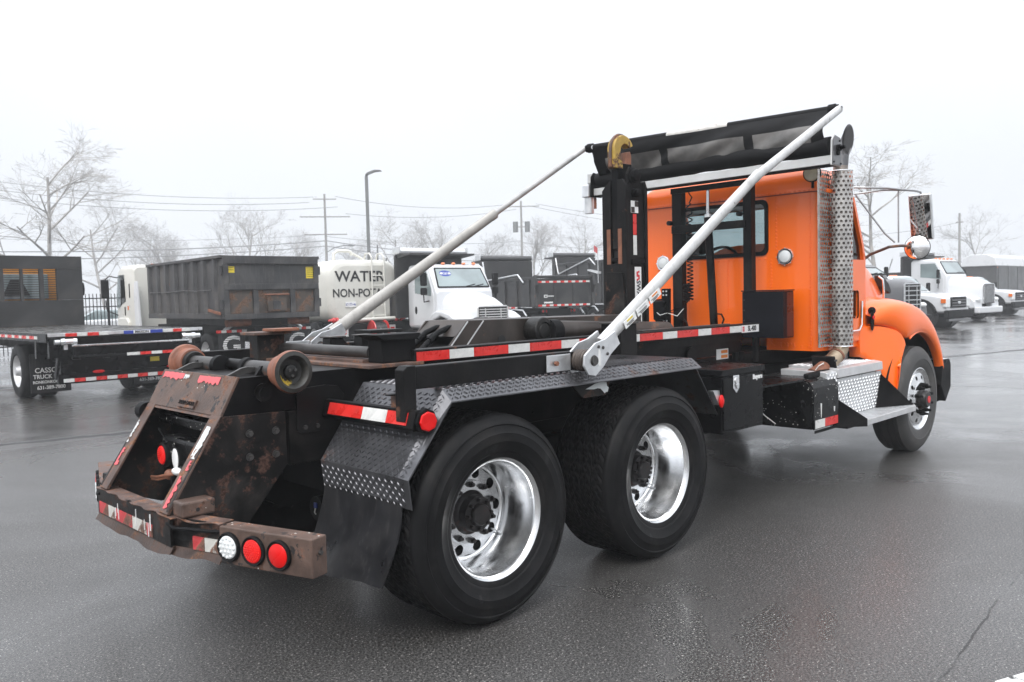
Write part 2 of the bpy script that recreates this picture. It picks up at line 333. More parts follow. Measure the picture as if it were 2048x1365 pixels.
# ---------------------------------------------------------------- ground
GX, GY, GH = 60, 50, 260
gm = MB().add([(GX-GH, GY-GH, 0), (GX+GH, GY-GH, 0), (GX+GH, GY+GH, 0), (GX-GH, GY+GH, 0)], [(0, 1, 2, 3)]).build('asphalt_ground', 'asphalt', noc=True, kind='structure')
PM('road_paint', (.62, .62, .60), .5, var=.15, vs=20, rust=.60, rs=12, rustcol=(.05, .05, .05), bump=.4, bs=150)
MB().add([(.93, -3.17, .004), (2.6, -3.82, .004), (2.55, -3.95, .004), (.88, -3.30, .004)], [(0, 3, 2, 1)]).build('painted_line', 'road_paint', kind='structure')
# ================================================================= foreground hooklift truck (x forward, y left)
T = thing('hooklift_truck', 'orange cab hooklift truck with black frame, rusty rear end and white tarp arms', 'truck')
MX = lambda f: [f(-1), f(1)]          # right side (-1) and left side (+1)

# --- wheels
def disc(mb, o, ax, r0, r1, rh, hr, n, tf, m=16):
    # a wheel disc between radii r0..r1 with n round hand holes of radius hr at radius rh; tf(r) gives the depth
    o, ax = V(o), V(ax).normalized(); a = ax.cross(V((0, 0, 1))).normalized(); b = ax.cross(a); st = 2*math.pi/n
    def P(r, th): return o+ax*tf(r)+(a*math.cos(th)+b*math.sin(th))*r
    for k in range(n):
        th0 = k*st; inn = []; out = []; deep = []
        for j in range(m):
            q = 2*math.pi*j/m; dx, dy = math.cos(q), math.sin(q); hw = st/2*rh
            f = min((r1-rh)/dx if dx > 1e-6 else 9, (r0-rh)/dx if dx < -1e-6 else 9, hw/abs(dy) if abs(dy) > 1e-6 else 9)
            inn.append(P(rh+dx*hr, th0+dy*hr/rh)); out.append(P(rh+dx*f, th0+dy*f/rh)); deep.append(P(rh+dx*hr, th0+dy*hr/rh)-ax*.012)
        # corners of the sector
        vs = inn+out+deep; fs = [(j, (j+1) % m, m+(j+1) % m, m+j) for j in range(m)]+[(2*m+j, 2*m+(j+1) % m, (j+1) % m, j) for j in range(m)]
        for cr in (r0, r1):
            for sgn in (-1, 1):
                cand = sorted(range(m), key=lambda j: (out[j]-P(cr, th0+sgn*st/2)).length)[:2]
                vs.append(P(cr, th0+sgn*st/2)); fs.append((m+cand[0], m+cand[1], len(vs)-1))
        mb.add(vs, fs, True)
def arc(r0, t0, r1, t1, n=4): return [(r0+(r1-r0)*i/n, t0+(t1-t0)*i/n) for i in range(n+1)]
def tread(mb, o, ax, R_, t_in, t_out, nrib, na=216):
    o, ax = V(o), V(ax).normalized(); a = ax.cross(V((0, 0, 1))).normalized(); b = ax.cross(a)
    ts = []; wdt = t_out-t_in
    for k in range(nrib):
        u0, u1 = k/nrib, (k+1)/nrib; g = .10/nrib
        ts += [(u0+g*.2, -.009, k), (u0+g, 0, k), ((u0*2+u1)/3, 0, k), ((u0+u1*2)/3, 0, k), (u1-g, 0, k), (u1-g*.2, -.009, k)]
    rings = []
    for i in range(na):
        th = 2*math.pi*i/na; row = []
        for uu_, dr, k in ts:
            ph = (i+(uu_*nrib-k-.5)*(5 if k % 2 else -5)) % 4
            dd = dr if dr else (-.006 if ph < 1.0 else 0)
            ed = abs(uu_-.5)*2; dd -= .012*max(0, (ed-.82)/.18)**2
            row.append(o+ax*(t_in+wdt*uu_)+(a*math.cos(th)+b*math.sin(th))*(R_+dd))
        rings.append(row)
    rings.append(rings[0]); mb.loft(rings, closed=False, caps=False, sm=False)
def rear_wheel(cx, sd):
    o = V((cx, 0, .525)); ax = V((0, sd, 0)); L = 1.222; tw = T
    rim = MB(); rim.lathe(o, ax, [(.292, L-.03), (.307, L-.012), (.309, L-.003), (.304, L+.002), (.296, L-.004), (.287, L-.014), (.281, L-.03), (.277, L-.075), (.264, L-.095), (.260, L-.155), (.249, L-.175), (.247, L-.215), (.240, L-.228), (.232, L-.232)], 72)
    disc(rim, o, ax, .165, .232, .200, .0285, 10, lambda r: L-.232+(.004 if r < .2 else 0))
    rim.lathe(o, ax, [(.165, L-.228), (.162, L-.222), (.160, L-.205), (.10, L-.205), (.02, L-.205)], 72)
    wh = rim.build('wheel', 'alu_polish', tw)
    ty = MB(); ty.lathe(o, ax, [(.296, L-.02), (.300, L-.002), (.312, L+.009), (.332, L+.013), (.336, L+.018), (.345, L+.022), (.385, L+.033), (.389, L+.037), (.43, L+.035), (.434, L+.031), (.468, L+.022), (.472, L+.026), (.478, L+.024), (.496, L+.008), (.508, L-.005), (.516, L-.016), (.520, L-.028), (.520, L-.036), (.508, L-.040), (.508, L-.40), (.512, L-.412), (.496, L-.435), (.43, L-.46), (.36, L-.45), (.30, L-.41), (.285, L-.40)], 96)
    ty.build('tyre', 'tyre', wh)
    tr = MB(); tread(tr, o, ax, .525, L-.415, L-.034, 9); tr.build('tread', 'tyre_tread', wh)
    hb = MB(); hb.lathe(o, ax, [(.115, L-.206), (.108, L-.195), (.096, L-.185), (.092, L-.15), (.090, L-.142), (.058, L-.138), (.056, L-.12), (.050, L-.112), (.02, L-.112), (.0005, L-.112)], 40)
    hb.build('hub', 'hub_dark', wh)
    for k in range(10):
        th = 2*math.pi*(k+.5)/10; c = o+V((math.cos(th)*.145, 0, math.sin(th)*.145)); nb = MB()
        nb.cyl(c+ax*(L-.206), c+ax*(L-.188), .0165, n=6).cyl(c+ax*(L-.188), c+ax*(L-.172), .010, n=8); nb.build('lug_nut', 'hub_dark', wh)
    for k in range(8):
        th = 2*math.pi*k/8; c = o+V((math.cos(th)*.075, 0, math.sin(th)*.075)); MB().cyl(c+ax*(L-.142), c+ax*(L-.122), .010, n=6).build('axle_stud', 'hub_dark', wh)
    MB().lathe(o, ax, [(.0005, L-.45), (.26, L-.45), (.262, L-.25), (.20, L-.245)], 36).build('brake_drum', 'black_matte', wh)
    if sd < 0: cy_('valve_stem', 'galv', wh, o+V((.165, 0, -.125))+ax*(L-.23), o+V((.178, 0, -.135))+ax*(L-.185), .005, n=8)
    return wh
w0 = rear_wheel(0, -1); w1 = rear_wheel(1.371, -1); rear_wheel(0, 1); rear_wheel(1.371, 1)
def front_wheel(sd):
    cx = 5.74; o = V((cx, 0, .52)); ax = V((0, sd, 0)); L = 1.185
    rim = MB(); rim.lathe(o, ax, [(.296, L-.03), (.308, L-.01), (.308, L), (.300, L+.002), (.290, L-.012), (.276, L-.028), (.266, L-.03), (.254, L-.012)], 64)
    pf = lambda r: L-.012+(.254-r)/(.254-.17)*.022
    disc(rim, o, ax, .176, .254, .216, .021, 10, pf)
    rim.lathe(o, ax, [(.176, pf(.176)), (.165, L+.016), (.10, L+.016)], 64)
    wh = rim.build('wheel', 'alu_polish', T)
    ty = MB(); ty.lathe(o, ax, [(.296, L-.025), (.302, L-.005), (.316, L+.003), (.345, L+.012), (.39, L+.018), (.393, L+.022), (.43, L+.018), (.466, L+.008), (.492, L-.008), (.506, L-.022), (.516, L-.03), (.516, L-.06), (.508, L-.063), (.508, L-.07), (.518, L-.073), (.518, L-.12), (.510, L-.123), (.510, L-.13), (.519, L-.133), (.519, L-.18), (.510, L-.183), (.510, L-.19), (.518, L-.193), (.514, L-.25), (.49, L-.28), (.43, L-.30), (.30, L-.27)], 96)
    ty.build('tyre', 'tyre_front', wh)
    hb = MB(); hb.lathe(o, ax, [(.105, L+.016), (.10, L+.03), (.088, L+.04), (.082, L+.075), (.07, L+.088), (.03, L+.09), (.0005, L+.09)], 32); hb.build('hub', 'hub_dark', wh)
    cy_('hub_cap', 'red_lens', wh, o+ax*(L+.088), o+ax*(L+.094), .034)
    for k in range(10):
        th = 2*math.pi*(k+.5)/10; c = o+V((math.cos(th)*.142, 0, math.sin(th)*.142)); MB().cyl(c+ax*(L+.014), c+ax*(L+.05), .021, .019, n=10).cyl(c+ax*(L+.05), c+ax*(L+.082), .015, .012, n=10).build('lug_nut_cover', 'black_matte', wh)
front_wheel(-1); front_wheel(1)
for x in (0, 1.371): cy_('axle', 'black_worn', T, (x, -.8, .525), (x, .8, .525), .075); MB().ball((x, 0, .55), .2, 16, 10).build('differential', 'black_worn', T)
cy_('front_axle', 'black_worn', T, (5.74, -.9, .48), (5.74, .9, .48), .06)

# --- chassis
for s in (-1, 1):
    bx('chassis_rail', 'black_paint', T, -.68, 6.3, s*.43 if s < 0 else .35, -.35 if s < 0 else .43, .80, 1.075, .006)
    MB().prism([(-.945, 1.262), (-1.036, 1.092), (-1.02, 1.082), (3.69, 1.082), (3.69, 1.262)], s*.43, s*.418).build('subframe_side', 'black_paint', T)
    MB().prism([(-1.04, 1.088), (-.70, 1.078), (-.70, .812), (-.925, .547), (-1.0, .545), (-1.30, .66), (-1.305, .69)], s*.438, s*.418).build('side_plate', 'black_rust', T, .003)
    for bx_, bz in ((-.897, .992), (-.759, .989), (-.90, .878), (-.762, .874)):
        MB().cyl((bx_, s*.438, bz), (bx_, s*.444, bz), .019, n=14).cyl((bx_, s*.444, bz), (bx_, s*.46, bz), .0125, n=6).build('bolt', 'steel_dark', T)
    MB().prism([(-.64, 1.155), (-.64, .97), (-.615, .955), (-.46, .955), (-.40, .99), (-.36, 1.13), (-.40, 1.18), (-.47, 1.19), (-.58, 1.185)], s*.447, s*.431).build('bracket_plate', 'black_worn', T, .003)
    for bx_ in (-.60, -.53): MB().cyl((bx_, s*.447, .985), (bx_, s*.46, .985), .012, n=6).build('bolt', 'steel_dark', T)
    cy_('pivot_pin', 'black_worn', T, (-.815, s*.43, 1.184), (-.815, s*.445, 1.184), .045); cy_('pivot_pin', 'black_matte', T, (-.815, s*.445, 1.184), (-.815, s*.456, 1.184), .026)
    # sloping rear leg flange
    MB().prism([(-1.03, 1.096), (-1.04, 1.09), (-1.31, .678), (-1.296, .672)], s*.34, s*.439).build('rear_leg', 'rust_edge', T, .002)
MB().prism([(-.945, 1.262), (-.938, 1.252), (3.69, 1.252), (3.69, 1.262)], -.417, .417).build('subframe_top', 'black_worn', T)
MB().prism([(-.943, 1.270), (-1.040, 1.090), (-1.028, 1.084), (-.930, 1.266)], -.434, .434).build('rear_plate', 'rust_plate', T, .002)
MB().prism([(-1.035, 1.088), (-1.045, 1.076), (-1.028, 1.070), (-1.02, 1.082)], -.36, .36).build('rear_plate_lip', 'rust_edge', T)
eu = V((-.943+1.040, 0, 1.270-1.090)).normalized(); en = V((-eu.z, 0, eu.x))
def onplate(k): return V((-1.040, 0, 1.090))+eu*k
def ragged(p0, u, v, L, H, n=14, amp=.4, sd=1):
    rg = random.Random(sd); top = [p0+u*(L*i/n)+v*(H*(1-rg.random()*amp*.2)) for i in range(n+1)]; bot = [p0+u*(L*i/n)+v*(H*rg.random()*amp) for i in range(n+1)]
    nn = u.cross(v).normalized()*.0015; mb = MB()
    for i in range(n): mb.add([bot[i], bot[i+1], top[i+1], top[i], bot[i]+nn, bot[i+1]+nn, top[i+1]+nn, top[i]+nn], [(4, 5, 6, 7), (0, 1, 5, 4), (2, 3, 7, 6)])
    return mb
ragged(onplate(.148)+en*.002+V((0, .40, 0)), V((0, -1, 0)), eu, .26, .045, sd=3).build('torn_red_tape', 'tape_faded', T)
ragged(onplate(.148)+en*.002+V((0, -.04, 0)), V((0, -1, 0)), eu, .24, .045, sd=5).build('torn_red_tape', 'tape_faded', T)
ragged(onplate(.158)+en*.002+V((0, .135, 0)), V((0, -1, 0)), eu, .06, .03, sd=8, amp=.9).build('torn_white_tape', 'tape_fwhite', T)
pl = MB().obox(onplate(.035)+en*.006+V((0, -.05, 0)), V((0, .09, 0)), eu*.024, en*.005).build('maker_plate', 'rust_edge', T, .002)
txt('SWAPLOADER', .030, onplate(.035)+en*.013+V((0, -.05, 0)), (0, -1, 0), eu, 'black_matte', pl, xs=.95)
# tape remnants on the legs
lu = V((-1.04+1.31, 0, 1.09-.678)).normalized(); ln = V((-lu.z, 0, lu.x))
def legp(k): return V((-1.31, 0, .678))+lu*k
ragged(legp(.27)+ln*.0035+V((0, -.425, 0)), lu, V((0, 1, 0)), .165, .055, sd=11, amp=.35).build('torn_white_tape', 'tape_fwhite', T)
ragged(legp(.02)+ln*.0035+V((0, -.415, 0)), lu, V((0, 1, 0)), .16, .04, sd=12, amp=.6).build('torn_red_tape', 'tape_faded', T)
ragged(legp(.21)+ln*.0035+V((0, -.425, 0)), lu, V((0, 1, 0)), .05, .035, sd=19, amp=.8).build('torn_red_tape', 'tape_faded', T)
ragged(legp(.13)+ln*.0035+V((0, .36, 0)), lu, V((0, 1, 0)), .10, .05, sd=13, amp=.7).build('torn_red_tape', 'tape_faded', T)
ragged(legp(.26)+ln*.0035+V((0, .39, 0)), lu, V((0, 1, 0)), .13, .03, sd=14, amp=.9).build('torn_white_tape', 'tape_fwhite', T)
# inside the rear bay
ib = bx('inner_box', 'black_spots', T, -1.04, -.93, -.33, .28, .70, .93, .02, seg=3)
MB().prism([(-.93, 1.06), (-.90, 1.06), (-.90, .60), (-.93, .60)], -.417, .417).build('bay_back_wall', 'black_matte', T)
bx('cross_tube', 'black_spots', T, -1.0, -.935, -.41, .41, .985, 1.035, .008)
MB().lathe((-1.04, .225, .832), (-1, 0, 0), [(.066, 0), (.066, .018), (.058, .026), (.05, .02)], 28).build('lamp_ring', 'black_matte', ib)
def led(parent, c, n, rad, matn, dots=True, rings=3):
    n = V(n).normalized(); lens = MB().lathe(c, n, [(rad, -.004), (rad, .006), (rad*.9, .010), (.0005, .011)], 28).build('lamp_lens', matn, parent)
    if dots:
        a = n.cross(V((0, 0, 1))).normalized(); b = n.cross(a); q = MB()
        for k in range(1+rings*(rings+1)*3):
            pass
        pts = [(0, 0)]
        for rg in range(1, rings+1): pts += [(rad*.82*rg/rings*math.cos(2*math.pi*i/(6*rg)), rad*.82*rg/rings*math.sin(2*math.pi*i/(6*rg))) for i in range(6*rg)]
        sp = rad*.82/rings*.36
        for x, y in pts: q.lathe(V(c)+n*.009+a*x+b*y, n, [(sp, 0), (sp*.75, sp*.55), (.0005, sp*.8)], 8)
        q.build('led_pattern', 'red_dot' if matn == 'red_lens' else matn, lens, kind='stuff')
    return lens
led(ib, (-1.058, .225, .832), (-1, 0, 0), .05, 'red_lens', rings=4)
MB().ball((-1.043, .10, .825), .055, 16, 10, .12, .7, 1.0).build('paint_splash', 'sticker_white', ib)
MB().ball((-1.052, .06, .765), .045, 16, 10, .5, 1.1, .45).build('plug_cover', 'sticker_white', ib)
MB().tube([(-1.03, .12, .76), (-1.05, .125, .72), (-1.05, .13, .68)], .012, 8).build('dangling_plug', 'black_matte', ib)
MB().tube([(-1.07, .36, .70), (-1.08, .25, .715), (-1.07, .16, .735), (-1.05, .10, .745)], .008, 6).tube([(-1.07, .355, .688), (-1.08, .25, .70), (-1.06, .15, .725)], .006, 6).build('safety_clip', 'rust_pipe', T)
MB().ball((-1.05, .165, .735), .028, 10, 8).build('tow_plug', 'rust_pipe', T)
MB().tube([(-1.03, .33, .96), (-1.04, .2, .90), (-1.0, .1, .93), (-.98, -.05, .9)], .006, 6).build('wiring', 'black_matte', T)
cy_('side_lamp', 'black_matte', T, (-1.04, .44, 1.045), (-1.04, .505, 1.045), .05)

# --- rear bumper with swept wings
def wavy(rows): pass
BT, BB = .668, .535
def bend(y, a=.012): return a*(math.sin(y*9.3)+.6*math.sin(y*23+1))
bm_ = MB(); bm_.box(-1.31, -1.295, -.47, .47, BB, BT-.004); bc = bm_.build('bumper', 'black_rust', T)
def strip(mb, f, n, t=(0, 0, -.004)):
    A = [f(i/n) for i in range(n+1)]; tv = V(t)
    mb.loft([[a, b, b+tv, a+tv] for a, b in A], True, True, False); return mb
strip(MB(), lambda k: (V((-1.315-.006*math.sin(k*37), .48-.96*k, BT+bend(k, .004))), V((-1.235, .48-.96*k, BT+.002))), 40).build('bumper_top_flange', 'rust_edge', bc)
strip(MB(), lambda k: (V((-1.30, .48-.96*k, BB+.004)), V((-1.322-.008*math.sin(k*9+.5), .48-.96*k, BB-.036-.014*math.sin(math.pi*k)+.005*math.sin(k*14)+.002*math.sin(k*33)))), 60, (.004, 0, -.001)).build('bumper_bottom_lip', 'rust_dark', bc)
seq = [('red', .445, .31), ('white', .31, .20), ('red', .20, -.02), ('white', -.02, -.20), ('red', -.20, -.27)]
for nm, a, b in seq: MB().box(-1.3135, -1.3105, b+.002, a-.002, BB+.006, BB+.066).build(nm+'_tape', 'tape_'+nm+'_torn', bc)
rg = random.Random(4)
for k in range(9):
    y = .30-.6*rg.random(); z = .60+.06*rg.random(); ln_ = .03+.06*rg.random()
    MB().box(-1.3165, -1.314, y-.0025, y+.0025, z-ln_, z).build('paint_drip', 'sticker_white', bc)
for s in (-1, 1):
    A = V((-1.305, s*.45, 0)); B = V((-1.055, s*1.25, 0)); e = (B-A).normalized(); n = V((-abs(e.y), s*abs(e.x), 0))
    def W(k, off=0, z=0): return A+e*k+n*off+V((0, 0, z))
    Z = V((0, 0, 1)); LW = (B-A).length
    wing = MB(); wing.obox(W(LW*.2-.02, -.02, (BB+BT)/2), e*(LW*.2+.02), n*.006, Z*(BT-BB)/2*.97)
    wo = wing.build('bumper_wing', 'black_rust', T)
    strip(MB(), lambda k: (W(.34*k-.03, -.005+.004*math.sin(k*19), BT-.004+.006*math.sin(k*9)), W(.34*k-.03, -.09, BT+.001)), 18).build('wing_top_flange', 'rust_edge', wo)
    strip(MB(), lambda k: (W(.36*k-.04, -.015, BB+.002), W(.36*k-.04, .005+.006*math.sin(k*8), BB-.036+.006*math.sin(k*9+1))), 24, (.004, 0, -.001)).build('wing_bottom_lip', 'rust_dark', wo)
    lbx = MB().obox(W((.315+LW)/2, -.045, .582), e*(LW-.315)/2, n*.045, Z*.082).build('lamp_box', 'rust_plate' if s < 0 else 'rust_edge', wo, .006)
    MB().obox(W(.262, -.011, .566), e*.048, n*.003, Z*.03).build('white_tape', 'tape_white_torn', wo); MB().obox(W(.175, -.011, .566), e*.036, n*.003, Z*.03).build('red_tape', 'tape_red_torn', wo)
    for k, mt_, rg_ in ((.377, 'clear_lens', 2), (.52, 'red_lens', 4), (.664, 'red_lens', 0)):
        rn = MB().lathe(W(k, 0, .58), n, [(.064, -.002), (.064, .012), (.060, .017), (.050, .012), (.048, 0)], 32).build('lamp_ring', 'black_matte', wo)
        led(wo, W(k, .008, .58), n, .05, mt_, dots=rg_ > 0, rings=max(rg_, 1))
    cy_('bolt', 'steel_dark', wo, W(LW+.0, -.045, .60), W(LW+.012, -.045, .60), .01, n=6)
    MB().tube([W(-.01, .0, .64), W(.05, .012, .625), W(.14, .008, .63), W(.25, .0, .632), W(.315, -.02, .632)], .009, 6).build('cable', 'black_matte', wo)
bb = MB().obox((-1.205, -.492, .705), (.078, 0, 0), (0, .05, 0), (0, 0, .034)).build('receiver_tube', 'rust_plate', T, .008); cy_('pin_hole', 'ink_black', bb, (-1.21, -.5415, .70), (-1.21, -.5435, .70), .009)
bx('receiver_tube', 'black_rust', T, -1.27, -1.13, .44, .51, .665, .735, .006)

# --- rear rollers
for s in (-1, 1):
    o = V((-.748, 0, 1.287)); ax = V((0, s, 0))
    ro_ = MB().lathe(o, ax, [(.035, .50), (.078, .505), (.080, .515), (.082, .575), (.088, .580), (.100, .584), (.104, .592), (.104, .612), (.100, .620)], 40).build('roller', 'roller_rust', T)
    MB().lathe(o, ax, [(.1005, .6195), (.080, .6245), (.072, .618), (.062, .585), (.040, .580), (.0005, .580)], 40).build('roller_face', 'roller_face', ro_)
    MB().lathe(o, ax, [(.036, .576), (.036, .600), (.028, .606), (.0005, .606)], 16).build('roller_hub', 'grease', ro_)
    for k in range(3):
        th = 2*math.pi*k/3+.5; c = o+V((math.cos(th)*.018, 0, math.sin(th)*.018)); cy_('roller_bolt', 'steel_dark', ro_, c+ax*.60, c+ax*.614, .007, n=8)
    cy_('roller_axle', 'steel_dark', T, o+ax*.15, o+ax*.51, .042, n=28)
    MB().lathe(o, ax, [(.0005, .138), (.044, .138), (.054, .143), (.054, .185), (.044, .19)], 28).build('axle_collar', 'black_matte', T)
    cy_('grease_ring', 'grease', T, o+ax*.475, o+ax*.507, .062, .07)
    MB().prism([(-.95, 1.262), (-.90, 1.262), (-.72, 1.285), (-.72, 1.295), (-.83, 1.305), (-.86, 1.30)], s*.29, s*.31).build('roller_bracket', 'steel_dark', T, .002)
    MB().prism([(-.83, 1.256), (-.66, 1.256), (-.70, 1.31), (-.79, 1.31)], s*.36, s*.385).build('roller_bracket', 'black_worn', T, .002)
cy_('cross_shaft', 'black_worn', T, (-.70, -.2, 1.29), (-.70, .2, 1.29), .032)

# --- hold-down towers and cross pipe
tw_ = MB().prism([(-.35, 1.27), (-.17, 1.27), (-.17, 1.425), (-.35, 1.425)], .50, .61).build('holddown_tower', 'black_rust', T, .006)
MB().box(-.39, -.14, .46, .65, 1.425, 1.443).build('tower_flange', 'rust_edge', tw_, .003); MB().box(-.29, -.12, .40, .55, 1.445, 1.462).build('tower_flange', 'rust_pipe', tw_, .003)
tb = MB().box(-.19, .035, -.56, -.43, 1.285, 1.42).build('holddown_tower', 'black_matte', T, .005)
MB().prism([(-.245, 1.437), (.06, 1.437), (.035, 1.405), (-.19, 1.405)], -.58, -.41).build('tower_cap', 'black_matte', tb, .003); MB().box(-.12, .10, -.36, -.2, 1.436, 1.455).build('tower_flange', 'black_worn', tb, .003)
cy_('cross_pipe', 'steel_dark', T, (-.175, .50, 1.338), (-.175, -.44, 1.338), .032, n=24)
MB().box(-.22, -.10, -.42, .5, 1.264, 1.300).build('pipe_saddle', 'rust_edge', T, .004)
MB().box(-.30, .06, -.60, .60, 1.263, 1.282).build('cross_plate', 'rust_edge', T, .003)
for x in (.10, .34):
    MB().prism([(x-.01, 1.265), (x+.20, 1.265), (x+.09, 1.385), (x, 1.385)], .40, .50).build('guide_bracket', 'black_worn', T, .006); MB().box(x-.015, x+.11, .39, .51, 1.386, 1.396).build('guide_cap', 'steel_dark', T, .002)

# --- side rails with reflective tape
for s in (-1, 1):
    rl = bx('side_rail', 'black_worn', T, .0, 3.72, *( (-.592, -.50) if s < 0 else (.50, .592)), 1.268, 1.345, .005)
    if s < 0:
        seq = [('red', .012, .246), ('white', .246, .431), ('red', .431, .71), ('white', .71, .896), ('red', .896, 1.186), ('white', 1.186, 1.362), ('red', 1.362, 1.61), ('white', 1.61, 1.765), ('white', 1.965, 2.02), ('red', 2.02, 2.30), ('white', 2.30, 2.486), ('red', 2.486, 2.77), ('white', 2.77, 2.956), ('red', 2.956, 3.232), ('white', 3.232, 3.415)]
        for nm, a, b in seq: MB().box(a+.001, b-.001, -.5955, -.593, 1.280, 1.332).build(nm+'_tape', 'tape_'+nm, rl)
        lb = MB().box(3.42, 3.70, -.5955, -.593, 1.272, 1.334).build('model_label', 'sticker_white', rl)
        txt('SL-400', .060, (3.585, -.5965, 1.303), (1, 0, 0), (0, 0, 1), 'ink_black', lb, xs=.82, bold=.0012)
        for zz in (1.318, 1.303, 1.288): MB().box(3.432, 3.462, -.5975, -.5960, zz-.005, zz+.005).build('logo_mark', 'ink_red', lb)
        bx('rail_post', 'black_worn', T, 1.775, 1.96, -.615, -.44, 1.13, 1.412, .006); bx('rail_post_cap', 'steel_dark', T, 1.765, 1.97, -.625, -.43, 1.4125, 1.424, .002)
        bx('wear_strip', 'steel_dark', T, 2.1, 3.3, -.56, -.50, 1.346, 1.354, .002)
    MB().box(.2, 3.6, -.50 if s < 0 else .44, -.44 if s < 0 else .50, 1.20, 1.262).build('rail_support', 'black_worn', T)
bx('left_guide_rail', 'black_worn', T, 1.2, 3.6, .56, .62, 1.346, 1.43, .004)
# decals on the left guide
dc = MB().box(2.25, 2.42, .5565, .5585, 1.36, 1.42).build('green_decal', 'sticker_white', T); MB().box(2.252, 2.418, .5545, .5560, 1.40, 1.418).build('green_band', 'ink_green', dc)
dc = MB().box(2.44, 2.72, .5565, .5585, 1.36, 1.42).build('yellow_decal', 'steel_dark', T)
for z in (1.364, 1.408): MB().box(2.442, 2.718, .5545, .5560, z, z+.010).build('yellow_band', 'ink_yellow', dc)

# --- boom, lift cylinders
for s in (-1, 1):
    bp_ = MB().prism([(.545, 1.30), (.72, 1.474), (2.55, 1.455), (2.55, 1.27), (.545, 1.27)], s*.20, s*.212).build('boom_side', 'steel_brown', T)
    for k in (.0, .135): MB().bar((.56+k, s*.2145, 1.30), (.725+k, s*.2145, 1.470), .004, .008).build('weld_seam', 'alu_dull', bp_)
    cy_('pin_hole', 'ink_black', bp_, (1.02, s*.2125, 1.335), (1.02, s*.2150, 1.335), .034)
    o = V((1.30, 0, 1.385)); ax = V((0, s, 0))
    MB().lathe(o, ax, [(.03, .22), (.088, .225), (.092, .235), (.092, .335), (.086, .342), (.062, .346), (.058, .336)], 36).build('pivot_drum', 'grease', T)
    MB().lathe(o, ax, [(.058, .335), (.05, .348), (.025, .352), (.0005, .352)], 12).build('pivot_hub', 'grease', T)
    cy_('lift_cylinder', 'steel_brown', T, (1.42, s*.31, 1.375), (2.75, s*.31, 1.315), .075, n=28); cy_('cylinder_gland', 'black_matte', T, (1.36, s*.31, 1.378), (1.45, s*.31, 1.374), .083, n=28)
MB().prism([(.62, 1.378), (.74, 1.476), (2.5, 1.457), (2.5, 1.445), (.74, 1.464)], -.199, .199).build('boom_top', 'steel_brown', T)
MB().prism([(.60, 1.27), (.90, 1.27), (.90, 1.44)], -.18, .18).build('boom_inner_shade', 'ink_black', T)  # black wedge paints the shade inside the open boom end
for y in (-.10, .02): MB().tube([(.40, y-.02, 1.29), (.48, y, 1.34), (.58, y+.02, 1.40), (.68, y+.03, 1.43), (.8, y+.03, 1.43)], .019, 10).tube([(.50, y+.004, 1.355), (.54, y+.01, 1.378)], .026, 8).build('hydraulic_hose', 'black_matte', T)

# --- mast with hook
ms = MB(); z0, z1 = 1.30, 2.50
ms.prism([(-.12, z0), (-.035, z0), (-.035, z1+.03), (-.085, z1+.03), (-.12, z1-.02)], 2.50, 2.53, 'yz'); ms.prism([(.12, z0), (.035, z0), (.035, z1+.03), (.085, z1-.01), (.12, z1-.05)], 2.50, 2.53, 'yz'); ms.box(2.50, 2.53, -.035, .035, z0, 1.86)
ms.box(2.53, 2.74, .100, .1195, z0, z1-.04); ms.prism([(2.53, z0), (2.735, z0), (2.735, z1-.02), (2.69, z1+.03), (2.66, z1+.075), (2.61, z1+.125), (2.56, z1+.125), (2.53, z1+.07)], -.118, -.098)
ms.prism([(2.735, z0), (2.765, z0), (2.765, z1-.03), (2.74, z1+.02), (2.735, z1+.02)], -.135, .12)
mst = ms.build('hook_mast', 'black_worn', T, .003)
jb = MB().box(2.515, 2.70, -.033, .033, 1.98, 2.665).build('jib_slider', 'black_paint', T, .004); MB().box(2.509, 2.535, -.032, .032, 1.88, 1.91).build('slot_pad', 'black_matte', mst)
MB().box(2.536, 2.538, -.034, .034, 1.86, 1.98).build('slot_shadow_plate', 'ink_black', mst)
for s in (-1, 1): MB().box(2.4965, 2.4995, s*.038 if s > 0 else -.075, .075 if s > 0 else -.038, 1.86, 2.14).build('wear_patch', 'rust_pipe', mst)
MB().prism([(-.085, 1.79), (.075, 1.80), (.09, 1.58), (.10, 1.44), (-.10, 1.44), (-.10, 1.58)], 2.486, 2.4985, 'yz').build('wear_plate', 'black_rust', mst, .003)
for z_, r_, x_ in ((2.555, .048, 2.59), (2.42, .030, 2.61)):
    MB().lathe((x_, 0, z_), (0, -1, 0), [(r_*1.25, .118), (r_*1.25, .135), (r_, .14), (r_, .168), (r_*.7, .174), (.0005, .174)], 24).build('pin', 'black_matte', mst)
ck = MB().box(2.565, 2.66, -.1205, -.1188, 2.265, 2.36).build('checker_decal', 'sticker_white', mst)
for i in range(2):
    for j in range(2):
        if (i+j) % 2 == 0: MB().box(2.567+i*.047, 2.611+i*.047, -.1222, -.1208, 2.267+j*.047, 2.311+j*.047).build('checker_square', 'steel_brown', ck)
MB().box(2.59, 2.635, -.1205, -.1188, 2.09, 2.255).build('red_tape', 'tape_red', mst); MB().box(2.59, 2.635, -.1205, -.1188, 1.93, 2.087).build('white_tape', 'tape_white', mst)
bx('mast_crossbar', 'black_matte', mst, 2.56, 2.735, -.127, -.1185, 1.855, 1.90, .006)
lg = MB().box(2.602, 2.685, -.1215, -.1188, 1.33, 1.835).build('logo_panel', 'sticker_white', mst)
txt('SWAPLOADER', .070, (2.643, -.123, 1.535), (0, 0, -1), (1, 0, 0), 'ink_black', lg, xs=.84, bold=.0012)
